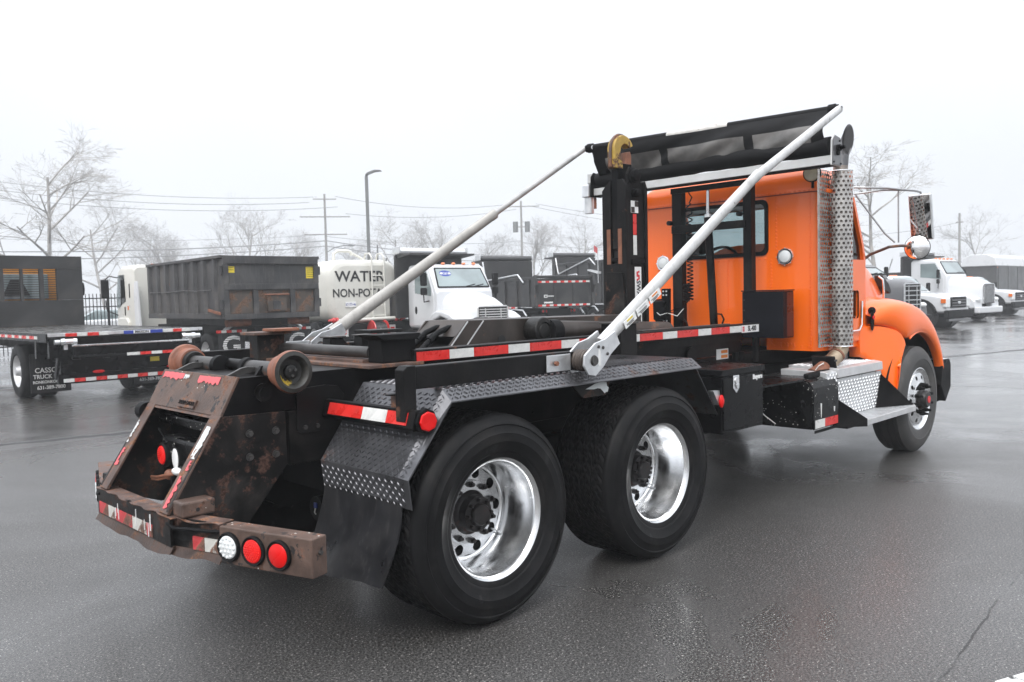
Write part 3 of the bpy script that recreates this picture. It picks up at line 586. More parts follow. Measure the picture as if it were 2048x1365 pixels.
MB().prism([(2.620, 1.795), (2.660, 1.805), (2.660, 1.79), (2.640, 1.785), (2.640, 1.775), (2.662, 1.768), (2.662, 1.735), (2.622, 1.722), (2.622, 1.737), (2.644, 1.743), (2.644, 1.752), (2.622, 1.757)], -.1230, -.1217).build('logo_mark', 'ink_red', lg)
hk = []
for i in range(13):
    a_ = math.radians(185-i*13.5); hk.append((2.60+.128*math.cos(a_), 2.765+.125*math.sin(a_)))
for i in range(12, -1, -1):
    a_ = math.radians(185-i*12.5); wd = .070-.012*(i/12); hk.append((2.615+(.128-wd)*math.cos(a_), 2.752+(.125-wd*.9)*math.sin(a_)))
hk = [(2.475, 2.62)]+hk+[(2.575, 2.69), (2.585, 2.62)]
MB().prism(hk, -.037, .037).build('hook', 'yellow_chip', jb, .008); MB().prism([(2.61, 2.60), (2.70, 2.60), (2.705, 2.73), (2.69, 2.77), (2.64, 2.76)], -.028, .03).build('hook_latch', 'rust_pipe', jb, .006)
MB().tube([(2.462, 0, 2.63)]+[(2.60+.131*math.cos(math.radians(180-i*14)), 0, 2.765+.128*math.sin(math.radians(180-i*14))) for i in range(12)], .014, 8).build('hook_rim', 'rust_edge', jb)

# --- fenders in tread plate
FY0, FY1 = -.52, -1.17
def lozenges(mb, p, u, v, nu, nv, pitch, th):
    n = u.cross(v).normalized()
    for i in range(nu):
        for j in range(nv):
            c = p+u*((i+.5)*pitch)+v*((j+.5)*pitch); sg = 1 if (i+j) % 2 else -1
            a_ = (u+v*sg).normalized()*pitch*.52; b_ = (u*-sg+v).normalized()*pitch*.13
            vs = [c-a_, c+b_, c+a_, c-b_, c-a_*.5+n*th, c+a_*.5+n*th]
            mb.add(vs, [(0, 3, 4), (3, 2, 5, 4), (2, 1, 5), (1, 0, 4, 5)])
    return mb
for s in (-1, 1):
    f_ = MB(); ya, yb = s*.52, s*1.17
    prof = [(-.545, .683), (-.56, .82), (-.288, 1.192), (1.80, 1.196), (2.14, .75)]
    f_.sheet(prof, ya, yb, .006)
    # outer lip, turned down
    def lip(k, off): x, z = prof[k]; return V((x, s*1.17, z)), V((x+(.012 if k == 3 else 0), s*1.235, z-off))
    A = [lip(2, .052), lip(3, .058)]; dn = V((0, 0, -.006))
    f_.loft([[a, b, b+dn, a+dn] for a, b in A], True, True, False)
    A = [(V((-.545, s*1.17, .683)), V((-.535, s*1.23, .676))), (V((-.56, s*1.17, .82)), V((-.55, s*1.23, .812))), (V((-.288, s*1.17, 1.192)), V((-.288, s*1.235, 1.14)))]
    f_.loft([[a, b, b+V((.006, 0, -.003)), a+V((.006, 0, -.003))] for a, b in A], True, True, False)
    fo = f_.build('fender', 'tread_black', T)
    if s < 0:
        q = MB(); pt = .0245
        U = V((0, -1, 0))
        a0, a1 = V((-.56, -.52, .82)), V((-.288, -.52, 1.192)); v_ = (a1-a0).normalized()
        lozenges(q, a0+v_.cross(U)*0, U, v_, int(.69/pt), int((a1-a0).length/pt), pt, .0045)
        a0, a1 = V((-.545, -.52, .683)), V((-.56, -.52, .82)); v_ = (a1-a0).normalized()
        lozenges(q, a0, U, v_, int(.69/pt), 5, pt, .0045)
        U = V((1, 0, 0)); lozenges(q, V((-.28, -.53, 1.1925)), V((0, -1, 0)), U, int(.64/pt), int(2.06/pt), pt, .0045)
        v_ = V((0, -.065, -.052)).normalized(); lozenges(q, V((-.28, -1.172, 1.192)), v_, U, 3, int(2.06/pt), pt, .0045)
        for vtx in q.v: pass
        q.build('tread_pattern', 'tread_black', fo, kind='stuff')
        fr = MB()
        for k in range(26): fr.box(.98+k*.03, .992+k*.03, -1.14, -.60, 1.1975, 1.2035)
        fr.build('grip_ribs', 'tread_black', fo, kind='stuff')
    # mud flap, bowed
    fl = MB(); rows = []
    for i in range(9):
        k = i/8; y = s*(.53+.64*k); bow = .045*math.sin(math.pi*k)
        rows.append([V((-.548-.012*j/8-(.09+bow)*(j/8)**1.7-.020*math.sin(k*11+j*.4)*(j/8), y-s*.03*(j/8)*(1-k), .70-.36*j/8-.03*(j/8)*(1-k))) for j in range(9)])
    rows2 = [[p+V((.008, 0, 0)) for p in r_] for r_ in rows]
    fl.loft(rows, False, False).loft(rows2, False, False); fl.loft([[a[0], b[0]] for a, b in zip([[r_[-1]] for r_ in rows], [[r_[-1]] for r_ in rows2])], False, False)
    fl.loft([[a, b] for a, b in zip(rows[-1], rows2[-1])], False, False); fl.build('mud_flap', 'rubber', T)
    # striped rear bar
    eb = MB().prism([(-.50, 1.035), (-.475, 1.115), (-.45, 1.118), (-.43, 1.035), (-.44, 1.02), (-.49, 1.022)], s*.43, s*1.205).build('fender_bar', 'black_paint', T, .003)
    fu = V((.025, 0, .08)).normalized(); fn = V((-fu.z, 0, fu.x))
    for nm, a, b in (('red', .50, .80), ('white', .80, 1.0), ('red', 1.0, 1.16)):
        MB().obox(V((-.4875, s*(a+b)/2, 1.075))+fn*.0025, (0, (b-a)/2-.001, 0), fu*.030, fn*.0012).build(nm+'_tape', 'tape_'+nm, eb)
    hs = MB().prism([(-.47, 1.02), (-.425, 1.005), (-.38, 1.02), (-.362, 1.06), (-.38, 1.105), (-.425, 1.125), (-.47, 1.105), (-.485, 1.06)], s*1.19, s*1.222).build('marker_housing', 'black_matte', T, .004)
    MB().prism([(-.462, 1.03), (-.425, 1.018), (-.388, 1.03), (-.374, 1.062), (-.388, 1.096), (-.425, 1.110), (-.462, 1.096), (-.474, 1.062)], s*1.2225, s*1.236).build('marker_lens', 'red_lens', hs, .006)
    # tarp arm beam and post
    bmn = MB().box(-.43, .92, *sorted((s*1.15, s*1.09)), 1.205, 1.312).build('arm_beam', 'black_worn', T, .006)
    MB().prism([(-.50, 1.06), (-.43, 1.06), (-.428, 1.316), (-.475, 1.316), (-.498, 1.298)], s*1.155, s*1.085).build('beam_post', 'black_worn', T, .004)
    MB().box(-.53, -.47, *sorted((s*1.05, s*1.08)), 1.18, 1.186).build('post_tab', 'black_worn', T); bx('post_gusset', 'rust_edge', T, -.485, -.44, *sorted((s*1.03, s*1.083)), 1.12, 1.18, .002)
    MB().prism([(.60, 1.135), (.94, 1.135), (.90, 1.05), (.70, 1.05)], s*1.19, s*1.175).build('fender_bracket', 'black_rust', T, .003)
    if s < 0:
        pc = MB(); pts = [(.72, 1.098), (.77, 1.112), (.80, 1.122), (.86, 1.128), (.90, 1.122), (.905, 1.10), (.92, 1.09), (.91, 1.065), (.895, 1.068), (.885, 1.06), (.868, 1.075), (.85, 1.09), (.82, 1.095), (.79, 1.092)]
        pc.prism(pts, -1.1930, -1.1905).build('peeled_paint', 'tape_fwhite', T)
    mk = MB().prism([(2.02, .96), (2.14, .955), (2.09, .86)], s*1.19, s*1.15).build('marker_bracket', 'galv', T)
    MB().ball((2.105, s*1.2, .885), .045, 16, 10, .62, .35, 1.0).build('marker_lens', 'red_lens', mk)

# --- tarp arms
def arm(s, piv, step, tip, ra, rb, m1, m2):
    piv, step, tip = V(piv), V(step), V(tip); dr = (tip-piv).normalized()
    a = MB(); ring = lambda p, r: [p+V((0, 1, 0))*math.cos(2*math.pi*k/20)*r*.72+dr.cross(V((0, 1, 0)))*math.sin(2*math.pi*k/20)*r for k in range(20)]
    a.loft([ring(piv+dr*.16, ra), ring(step-dr*.06, ra*.86), ring(step-dr*.055, ra*.92), ring(step, ra*.92)], True, True); ao = a.build('tarp_arm', m1, T)
    b = MB(); b.loft([ring(step-dr*.05, rb), ring(tip, rb)], True, True); b.build('arm_extension', m2, ao)
    MB().tube([tip-dr*.02, tip+dr*.025+V((0, -s*.01, .004)), tip+V((dr.x*.03, -s*.045, .002)), tip+V((0, -s*.10, 0))], rb*.75, 10).build('arm_elbow', 'galv', ao)
    # clevis plates, spring, pin
    up = dr.cross(V((0, 1, 0))).normalized(); up = -up if up.z < 0 else up
    for off in (-.062, .062):
        pts = [(-.075, -.045), (-.085, .02), (-.05, .065), (.06, .075), (.14, .05), (.24, .042), (.24, -.042), (.14, -.05), (.05, -.075), (-.03, -.08)]
        c0 = V((piv.x, piv.y+off, piv.z)); k = MB()
        vv = [c0+dr*x+up*y+V((0, h, 0)) for h in (-.006, .006) for x, y in pts]; n = len(pts)
        k.add(vv, [tuple(range(n))[::-1], tuple(range(n, 2*n))]+[(i, (i+1) % n, (i+1) % n+n, i+n) for i in range(n)]); ko = k.build('clevis_plate', 'galv', ao, .002)
        if off*s > 0:
            cy_('pivot_bolt', 'steel_dark', ko, c0+V((0, s*.006, 0)), c0+V((0, s*.018, 0)), .024, n=16)
            for x, y in ((.10, .02), (.07, .045), (.115, -.03)): cy_('clevis_bolt', 'steel_dark', ko, c0+dr*x+up*y+V((0, s*.006, 0)), c0+dr*x+up*y+V((0, s*.011, 0)), .009, n=8)
            lgp = [(.02, -.048), (.03, -.055), (.072, .012), (.072, .028), (.062, .03), (.018, -.034)]
            MB().add([c0+dr*x+up*y+V((0, s*h, 0)) for h in (.0062, .0078) for x, y in lgp], [(0, 1, 2, 3, 4, 5), (6, 7, 8, 9, 10, 11)]+[(i, (i+1) % 6, (i+1) % 6+6, i+6) for i in range(6)]).build('maker_badge', 'sticker_white', ko)
    sp = MB(); pts = []
    for i in range(5*24+1):
        th = 2*math.pi*i/24; pts.append(piv+V((math.cos(th)*.052, -.050+.100*i/120, math.sin(th)*.052)))
    sp.tube(pts, .0105, 8); sp.build('torsion_spring', 'spring_brown', ao)
    cy_('pivot_pin', 'steel_dark', ao, piv-V((0, .07, 0)), piv+V((0, .07, 0)), .03)
    pb = MB().box(piv.x-.26, piv.x-.07, piv.y-s*.040 if s > 0 else piv.y+.040, piv.y-s*.034 if s > 0 else piv.y+.046, piv.z-.05, piv.z+.04)
    pbo = pb.build('mount_plate', 'galv', ao, .002); cy_('mount_bolt', 'rust_pipe', pbo, (piv.x-.20, piv.y-s*.034, piv.z-.005), (piv.x-.20, piv.y-s*.018, piv.z-.005), .014, n=6)
    return ao, dr
aR, dR = arm(-1, (.70, -1.205, 1.262), (2.608, -1.205, 2.437), (3.925, -1.205, 3.075), .043, .034, 'arm_white', 'arm_white')
aL, dL = arm(1, (.47, 1.20, 1.30), (2.326, 1.20, 2.359), (3.574, 1.20, 3.062), .049, .025, 'arm_cream', 'rod_grey')
upR = V((-dR.z, 0, dR.x))
for k, w_, nm in ((.42, .12, 'ink_yellow'), (.56, .13, 'sticker_white'), (.70, .12, 'ink_orange')):
    c_ = V((.70, -1.2425, 1.262))+dR*k; q = MB().obox(c_, dR*w_/2, upR*.022, V((0, .0018, 0))).build('warning_decal', 'sticker_white', aR)
    MB().obox(c_+V((0, -.002, 0))+upR*.012, dR*(w_/2-.03), upR*.005, V((0, .0007, 0))).build('decal_band', nm if nm != 'sticker_white' else 'alu_dull', q)
    for j in range(3): MB().obox(c_+V((0, -.002, 0))-upR*(.004+.006*j)+dR*random.uniform(-.01, .01), dR*(w_/2-.02-.006*j), upR*.0016, V((0, .0007, 0))).build('decal_line', 'ink_black', q)

# --- tarp housing over the cab
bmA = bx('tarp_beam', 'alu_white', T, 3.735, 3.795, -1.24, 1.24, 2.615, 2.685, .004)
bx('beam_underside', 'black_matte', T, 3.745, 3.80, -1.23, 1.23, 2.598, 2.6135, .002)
rt = MB(); rings = []
for i in range(60):
    k = i/59; y = 1.20-2.40*k; r_ = .072+.004*math.sin(k*21)+.003*math.sin(k*57+1)+(.004 if .45 < k < .8 else 0)
    rings.append([V((3.775+math.cos(a)*r_*1.0, y, 2.765+math.sin(a)*r_-.006*math.sin(k*8))) for a in [2*math.pi*j/28 for j in range(28)]])
rt.loft(rings, True, True).build('tarp_roll', 'cloth', T)
for s in (-1, 1):
    hp = MB().prism([(3.69, 2.60), (3.86, 2.60), (3.86, 2.80), (3.84, 2.83), (3.74, 2.845), (3.70, 2.80)], s*1.232, s*1.244).build('roll_end_plate', 'alu_white' if s < 0 else 'black_matte', T, .002)
    if s < 0:
        MB().prism([(3.695, 2.605), (3.855, 2.605), (3.855, 2.795), (3.838, 2.824), (3.745, 2.838), (3.705, 2.795)], -1.250, -1.2445).build('end_plate_face', 'grey_paint', hp, .002)
        MB().cyl((3.785, -1.25, 2.74), (3.785, -1.275, 2.74), .028, n=10).cyl((3.785, -1.275, 2.74), (3.785, -1.31, 2.745), .016, n=8).cyl((3.775, -1.25, 2.70), (3.775, -1.268, 2.70), .02, n=8).build('crank_boss', 'black_matte', hp)
        for x, z in ((3.715, 2.625), (3.84, 2.62), (3.82, 2.80)): cy_('bolt', 'black_matte', hp, (x, -1.25, z), (x, -1.256, z), .008, n=6)
    else:
        MB().prism([(3.66, 2.60), (3.80, 2.60), (3.79, 2.72), (3.74, 2.74), (3.67, 2.72)], 1.245, 1.33).build('tarp_motor', 'galv', hp, .008); cy_('motor_can', 'galv', hp, (3.73, 1.29, 2.44), (3.73, 1.29, 2.60), .048); cy_('motor_cap', 'alu_white', hp, (3.73, 1.27, 2.74), (3.73, 1.27, 2.83), .03); bx('motor_plug', 'rust_pipe', hp, 3.76, 3.80, 1.25, 1.28, 2.49, 2.60, .003)
        bx('beam_tip', 'alu_white', hp, 3.735, 3.795, 1.246, 1.262, 2.615, 2.685)
p0, p1 = V((3.60, 1.12, 3.062)), V((3.905, -1.13, 3.075))
tbr = cy_('tarp_bar', 'cloth', T, p0, p1, .034, n=20)
for s, p in ((1, p0), (-1, p1)):
    dy = V((p0-p1)).normalized()*s; MB().lathe(p, dy, [(.030, -.01), (.044, -.005), (.046, .05), (.038, .055), (.036, .075), (.02, .08), (.018, .10)], 20).build('bar_end_collar', 'black_matte', tbr)
# tarp cloth hanging from the bar to the roll: hem band, vision mesh, straps
def cloth(k, j):        # k across (0 left .. 1 right), j down (0 top .. 1 bottom)
    top = p0.lerp(p1, k); bot = V((3.72, 1.13-2.30*k, 2.80)); p = top.lerp(bot, j)
    p.x += -.034*(1-j)+.018*math.sin(k*14+j*5)*math.sin(math.pi*j)+.010*math.sin(k*41+j*11)*j; p.z += .006*math.sin(k*23)*j; p.x += -.03*math.sin(math.pi*j)
    return p
def patch(k0, k1, j0, j1, nm, mt, par, nk=24, nj=8, off=0):
    mb = MB(); A = [[cloth(k0+(k1-k0)*i/nk, j0+(j1-j0)*q/nj)+V((off, 0, 0)) for q in range(nj+1)] for i in range(nk+1)]; B = [[p+V((.004, 0, 0)) for p in r_] for r_ in A]
    mb.loft(A, False, False).loft(B, False, False); return mb.build(nm, mt, par)
patch(0, 1, 0, .46, 'tarp_hem', 'cloth', tbr, 60, 8)
patch(.06, .955, .46, 1.0, 'vision_mesh', 'tarp_mesh', tbr, 60, 10)
for a_, b_ in ((.0, .06), (.325, .36), (.695, .73), (.955, 1.0)): patch(a_, b_, .46, 1.02, 'tarp_strap', 'cloth', tbr, 4, 10, -.004)
mb = MB(); A = [[p0.lerp(p1, .36+.26*i/16)+V((math.cos(a)*.0365, 0, math.sin(a)*.0365)) for a in [R(95+j*14) for j in range(8)]] for i in range(17)]; mb.loft(A, False, False).build('tarp_label', 'old_label', tbr)

# --- tarp gantry behind the cab
for a_, b_ in ((.27, .375), (-.37, -.45)):
    y0, y1 = sorted((a_, b_)); g_ = MB(); g_.box(3.845, 3.857, y0, y1, 1.262, 2.575); g_.box(3.857, 3.92, y0, y0+.01, 1.262, 2.575); g_.box(3.857, 3.92, y1-.01, y1, 1.262, 2.575); go = g_.build('gantry_post', 'black_paint', T, .002)
bx('gantry_top_rail', 'black_paint', T, 3.838, 3.92, -.452, .38, 2.576, 2.597, .003); bx('gantry_top_face', 'black_paint', T, 3.834, 3.8445, -.452, .38, 2.545, 2.596, .002)
gm_ = bx('gantry_mid_rail', 'black_paint', T, 3.828, 3.8435, -.40, .372, 2.175, 2.245, .003)
for y in (.34, .10, .02, -.06, -.30): cy_('rail_bolt', 'black_matte', gm_, (3.828, y, 2.222), (3.822, y, 2.222), .012, n=8)
for y, z in ((.385, 2.275), (-.35, 2.30)): MB().cyl((3.845, y, z), (3.80, y, z), .022, n=10).build('clamp_knob', 'black_matte', T)
cy_('lift_rod', 'rod_chrome', T, (3.87, 0, 2.32), (3.87, -.005, 2.575), .016); cy_('rod_collar', 'galv', T, (3.87, 0, 2.30), (3.87, 0, 2.33), .03)
cy_('lift_tube', 'black_paint', T, (3.87, -.055, 1.262), (3.87, 0, 2.30), .036)
MB().tube([(3.88+.024*math.cos(i*.55), .205+.026*math.sin(i*.55)+.0*i, 2.55-.10-.9*((i/240)**.72)) for i in range(241)], .0062, 6).tube([(3.88, .21, 2.58), (3.87, .20, 2.54), (3.88, .175, 2.50), (3.88, .205, 2.45)], .006, 6).tube([(3.88, .205, 1.56), (3.86, .26, 1.50), (3.86, .27, 1.42)], .006, 6).build('coiled_cable', 'black_matte', T)
MB().tube([(3.86+.03*math.cos(i*.7), .225+.035*math.sin(i*.7), 1.70-.16*i/60) for i in range(61)], .007, 6).build('cable_bundle', 'black_matte', T)
vb = MB().prism([(.385, 1.66), (.39, 1.30), (.47, 1.30), (.47, 1.34), (.54, 1.34), (.565, 1.39), (.565, 1.51), (.54, 1.56), (.47, 1.565), (.47, 1.66)], 3.79, 3.83, 'yz').build('valve_bracket', 'black_matte', T, .004)
MB().prism([(.41, 1.36), (.55, 1.36), (.555, 1.55), (.41, 1.55)], 3.76, 3.7895, 'yz').build('winch_housing', 'black_gloss', vb, .02)
for z in (1.325, 1.355, 1.60, 1.635):
    for y in (.41, .445): cy_('bolt', 'galv', vb, (3.79, y, z), (3.784, y, z), .009, n=6)
for q in range(3): MB().tube([(3.77, .53-.05*q, 1.45+.02*q), (3.75, .46, 1.41-.01*q), (3.76, .38, 1.43), (3.80, .30, 1.40+.04*q), (3.82, .24, 1.47)], .004, 5).build('loose_wire', ['sticker_white', 'black_matte', 'black_matte'][q], vb)
MB().tube([(3.86, .28, 1.38), (3.85, .23, 1.34), (3.86, .215, 1.27)], .008, 6).build('loose_wire', 'black_matte', T)
MB().tube([(3.83, -.07, 1.27), (3.82, -.075, 1.36), (3.82, -.11, 1.42), (3.82, -.16, 1.415), (3.82, -.185, 1.37), (3.82, -.16, 1.31), (3.83, -.13, 1.26)], .008, 8).build('hose_loop', 'black_matte', T)
cb = bx('control_box', 'box_black', T, 3.805, 3.985, -.385, -.768, 1.21, 1.615, .004) if False else MB().box(3.80, 3.985, -.768, -.382, 1.21, 1.612).build('control_box', 'box_black', T, .004)
MB().box(3.794, 3.992, -.776, -.374, 1.6135, 1.624).build('box_lid', 'box_black', cb, .003)
for z in (1.27, 1.36, 1.45, 1.54): cy_('rivet', 'steel_dark', cb, (3.80, -.40, z), (3.796, -.40, z), .006, n=8)
MB().box(3.86, 3.98, -.771, -.769, 1.22, 1.60).build('box_side_panel', 'dark_red', cb, .001)
cy_('box_bracket', 'black_matte', T, (3.82, -.50, 1.0), (3.82, -.50, 1.21), .03)

# --- toolbox, fuel tank, steps
tb_ = bx('toolbox', 'black_gloss', T, 2.10, 2.645, -1.205, -.62, .66, 1.045, .006); bx('toolbox_lid', 'black_gloss', tb_, 2.085, 2.655, -1.218, -.61, 1.049, 1.096, .006)
bx('toolbox_door', 'black_gloss', tb_, 2.11, 2.635, -1.2135, -1.2065, .685, 1.035, .003)
lt = MB().prism([(2.225, 1.048), (2.30, 1.048), (2.302, .96), (2.264, .925), (2.224, .96)], -1.2215, -1.214).build('latch', 'chrome', tb_, .003)
MB().cyl((2.263, -1.2215, 1.012), (2.263, -1.228, 1.012), .022, n=16).build('latch_keyhole', 'alu_dull', lt); MB().prism([(2.24, .99), (2.288, .99), (2.264, .95)], -1.230, -1.2225).build('latch_paddle', 'chrome', lt, .003)
txt('Buyers', .045, (2.558, -1.2150, 1.015), (1, 0, 0), (0, 0, 1), 'sticker_white', tb_, xs=1.05, bold=.002)
tk = MB(); pr = [(3.515, .49), (3.515, .80), (3.53, .862), (3.56, .882), (3.98, .882), (3.985, .49)]
pr = [(-.62, .50), (-.62, .885), (-1.07, .885), (-1.12, .87), (-1.147, .83), (-1.152, .77), (-1.152, .50)]
tko = MB().prism(pr, 3.515, 3.99, 'yz').build('battery_box', 'black_spots', T, .004)
MB().prism([(-.60, .70), (-.60, .895), (-1.075, .895), (-1.13, .878), (-1.16, .83), (-1.165, .77), (-1.165, .50), (-1.155, .495), (-1.1535, .77), (-1.14, .83), (-1.115, .868), (-1.07, .887), (-.60, .887)], 3.53, 3.975, 'yz').build('box_cover', 'black_spots', tko, .002)
MB().box(3.53, 3.985, -1.175, -1.167, .47, .492).build('cover_lip', 'black_matte', tko)
for nm, a, b in (('white', 3.55, 3.72), ('red', 3.72, 3.96)): MB().box(a, b-.002, -1.1685, -1.1655, .505, .572).build(nm+'_tape', 'tape_'+nm, tko)
for k in range(2): MB().tube([(3.65+.24*k, -1.1675, .70-.05*k), (3.652+.24*k, -1.168, .63-.02*k), (3.652+.24*k, -1.1675, .585+.03*k)], [.007, .004, .002], 6).build('paint_drip', 'sticker_white', tko)
MB().prism([(2.66, .54), (2.66, .93), (3.51, .895), (3.51, .50), (3.2, .52)], -.60, -.72).build('inner_guard', 'black_matte', T); MB().prism([(2.70, .90), (3.5, .89), (3.5, .905), (2.70, .915)], -1.10, -.60).build('inner_shelf', 'black_gloss', T)
MB().tube([(3.40, -1.13, .74), (3.45, -1.12, .70), (3.47, -1.1, .69)], .015, 8).build('bracket_pin', 'black_matte', T)
MB().tube([(2.95, -1.0, .72), (3.02, -1.02, .66), (3.12, -1.05, .59)], .004, 5).build('straw_twig', 'tape_white', T)
st = MB(); st.prism([(-.70, .965), (-1.10, .955), (-1.145, .945), (-1.15, .875), (-1.145, .87), (-.70, .87)], 4.02, 4.94, 'yz'); so_ = st.build('step_deck', 'alu_dull', T, .004)
lozenges(MB(), V((4.03, -.72, .9655)), V((1, 0, 0)), V((0, -1, -.024)).normalized()*-1, 0, 0, .03, .003) if False else None
q = MB(); lozenges(q, V((4.03, -1.09, .9555)), V((1, 0, 0)), V((0, .4, .0098)).normalized(), 29, 12, .031, .004); q.build('tread_pattern', 'tread_alu', so_, kind='stuff')
stl = MB().prism([(-.72, .945), (-1.09, .935), (-1.13, .925), (-1.135, .83), (-.72, .83)], 3.84, 4.016, 'yz').build('step_deck', 'tread_alu', T, .004)
q = MB(); lozenges(q, V((3.845, -1.136, .84)), V((1, 0, 0)), V((0, 0, 1)), 6, 3, .028, .004); q.build('tread_pattern', 'tread_alu', stl, kind='stuff')
# riser
a0, a1 = V((4.02, -1.07, .515)), V((4.02, -1.135, .862)); v_ = (a1-a0).normalized()
rs = MB(); rs.loft([[a0, a1, a1+V((0, .012, 0)), a0+V((0, .012, 0))], [a0+V((1.0, 0, 0)), a1+V((.92, 0, 0)), a1+V((.92, .012, 0)), a0+V((1.0, .012, 0))]], True, True, False); rso = rs.build('step_riser', 'tread_alu', T)
q = MB(); lozenges(q, a0+V((.0, -.001, 0)), V((1, 0, 0)), v_, 31, 11, .0305, .007); q.build('tread_pattern', 'tread_alu', rso, kind='stuff')
stp = MB().prism([(4.25, -1.29), (5.36, -1.29), (5.30, -1.06), (4.04, -1.06)], .455, .505, 'xy').build('step_tread', 'alu_dull', T, .003)
for k in range(7): MB().box(4.245-.028*k, 5.355-.008*k, -1.282+k*.033, -1.266+k*.033, .5055, .5125).build('step_rib', 'tread_alu', stp)
def skew(pts): n = len(pts); return MB().add([V(p) for p in pts]+[V(p)+V((-.008, -.004, 0)) for p in pts], [tuple(range(n)), tuple(range(n, 2*n))[::-1]]+[(i, (i+1) % n, (i+1) % n+n, i+n) for i in range(n)])
skew([(4.245, -1.294, .45), (4.02, -1.09, .45), (4.015, -1.13, .70), (4.245, -1.294, .515)]).build('step_side_plate', 'black_matte', T)
skew([(4.935, -1.13, .835), (4.95, -1.08, .514), (5.34, -1.27, .514)]).build('step_side_plate', 'black_matte', T)
bx('step_hanger', 'black_matte', T, 4.3, 4.9, -1.1, -.95, .40, .452, .004)
up_ = MB().prism([(4.36, .968), (4.86, .968), (4.86, 1.10), (4.72, 1.12), (4.62, 1.09), (4.50, 1.02)], -.86, -.85).build('kick_plate', 'tread_alu', T); q = MB(); lozenges(q, V((4.62, -.861, .97)), V((1, 0, 0)), V((0, 0, 1)), 7, 4, .03, .003); q.build('tread_pattern', 'tread_alu', up_, kind='stuff')
bx('undercab_box', 'black_matte', T, 4.1, 5.2, -.84, -.40, .55, .955, .004)

# --- exhaust
ex, ey = 4.30, -1.045
def perf(mb, f, nu, nv, hr=.30):
    # a sheet punched with staggered round holes; f(u, v) maps cell units to space
    m = 8
    for i in range(nu):
        for j in range(nv):
            cu = i+.5+(.5 if j % 2 else 0); cv = (j+.5); inn = []; out = []
            for k in range(m):
                q = 2*math.pi*k/m+math.pi/8; dx, dy = math.cos(q), math.sin(q); t_ = .5/max(abs(dx), abs(dy))
                inn.append(f(cu+dx*hr, cv+dy*hr*1.0)); out.append(f(cu+dx*t_, cv+dy*t_))
            cor = [f(cu+sx_, cv+sy_) for sx_, sy_ in ((.5, .5), (-.5, .5), (-.5, -.5), (.5, -.5))]
            vs = inn+out+cor; fs = [(k, (k+1) % m, m+(k+1) % m, m+k) for k in range(m)]
            fs += [(m+0, 2*m+0, m+1), (m+2, 2*m+1, m+3), (m+4, 2*m+2, m+5), (m+6, 2*m+3, m+7)]
            mb.add(vs, fs, True)
    return mb
PX, PZ = .040, .0375; rS = .098; nz = 40; zb = 1.125
def fcyl(u, v):
    th = R(148)+u*PX/rS; return V((ex+math.cos(th)*rS, ey+math.sin(th)*rS, zb+v*PZ))
n_th = int(R(230)*rS/PX)
ps = MB(); perf(ps, fcyl, n_th, nz, .31)
pl0 = fcyl(0, 0)
def fflat(u, v): return V((pl0.x-u*PX, pl0.y, zb+v*PZ))
perf(ps, fflat, 5, nz, .31)
shd = ps.build('exhaust_shield', 'perf_steel', T)
c0 = fflat(5.4, 0); MB().prism([(c0.x-.03, c0.y-.004), (c0.x+.006, c0.y-.004), (c0.x+.006, c0.y), (c0.x-.03, c0.y)], zb, zb+nz*PZ, 'xy').build('shield_flange', 'perf_steel', shd)
for z in (zb, zb+nz*PZ): MB().lathe((ex, ey, z), (0, 0, 1), [(rS+.001, -.004), (rS+.005, 0), (rS+.001, .004)], 32).build('shield_band', 'alu_polish', shd)
MB().lathe((ex, ey, 0), (0, 0, 1), [(.075, 1.14), (.075, 2.55), (.062, 2.60), (.060, 2.67)], 28).build('muffler_pipe', 'exhaust_pipe', T)
oc, ov_, oh_ = V((ex+.115, ey-.015, 2.905)), V((.22, 0, 1)).normalized()*.142, V((.72, -.69, -.1)).normalized()*.050
mo = MB(); rgs = [[V((ex, ey, 2.66))+V((.72, -.69, 0))*.06*math.cos(2*math.pi*i/20)+V((-.69, -.72, 0))*.06*math.sin(2*math.pi*i/20) for i in range(20)]]
rgs.append([p+V((.02, 0, .10)) for p in rgs[0]]); rgs.append([oc+oh_*math.cos(2*math.pi*i/20)-ov_*math.sin(2*math.pi*i/20)*-1*(-1) for i in range(20)])
mo.loft(rgs, True, False); stp_ = mo.build('stack_tip', 'stack_grey', T); MB().loft([[oc+V((-.014, -.014, 0))+(oh_*math.cos(2*math.pi*i/20)-ov_*math.sin(2*math.pi*i/20))*k for i in range(20)] for k in (.86, .05)], True, False).build('stack_shade_disc', 'ink_black', stp_)  # black disc across the mouth paints the dark inside of the pipe
el = MB().tube([(ex, ey, 1.15), (ex-.005, ey, 1.10), (ex-.05, ey+.01, 1.05), (ex-.14, ey+.02, 1.005), (ex-.25, ey+.03, .965)], .064, 24).build('exhaust_elbow', 'exhaust_tan', T)
MB().tube([(ex-.055, ey+.01, 1.048), (ex-.075, ey+.012, 1.038)], .068, 24).build('elbow_weld', 'rust_pipe', el)
MB().obox((ex-.255, ey+.03, .963), V((.25, -.03, .10)).normalized()*.016, V((0, .1, 0)), V((-.38, 0, .92))*.095).build('exhaust_clamp', 'black_matte', T, .008)
for k in (-1, 1): cy_('clamp_bolt', 'steel_dark', T, V((ex-.255, ey-.05, .963))+V((-.38, 0, .92))*.06*k-V((0, .02, 0)), V((ex-.255, ey-.05, .963))+V((-.38, 0, .92))*.06*k-V((0, .036, 0)), .011, n=6)
MB().tube([(ex-.25, ey+.03, .965), (ex-.34, ey+.04, .93), (ex-.42, ey+.06, .90)], .058, 16).build('flex_pipe', 'rust_pipe', T)
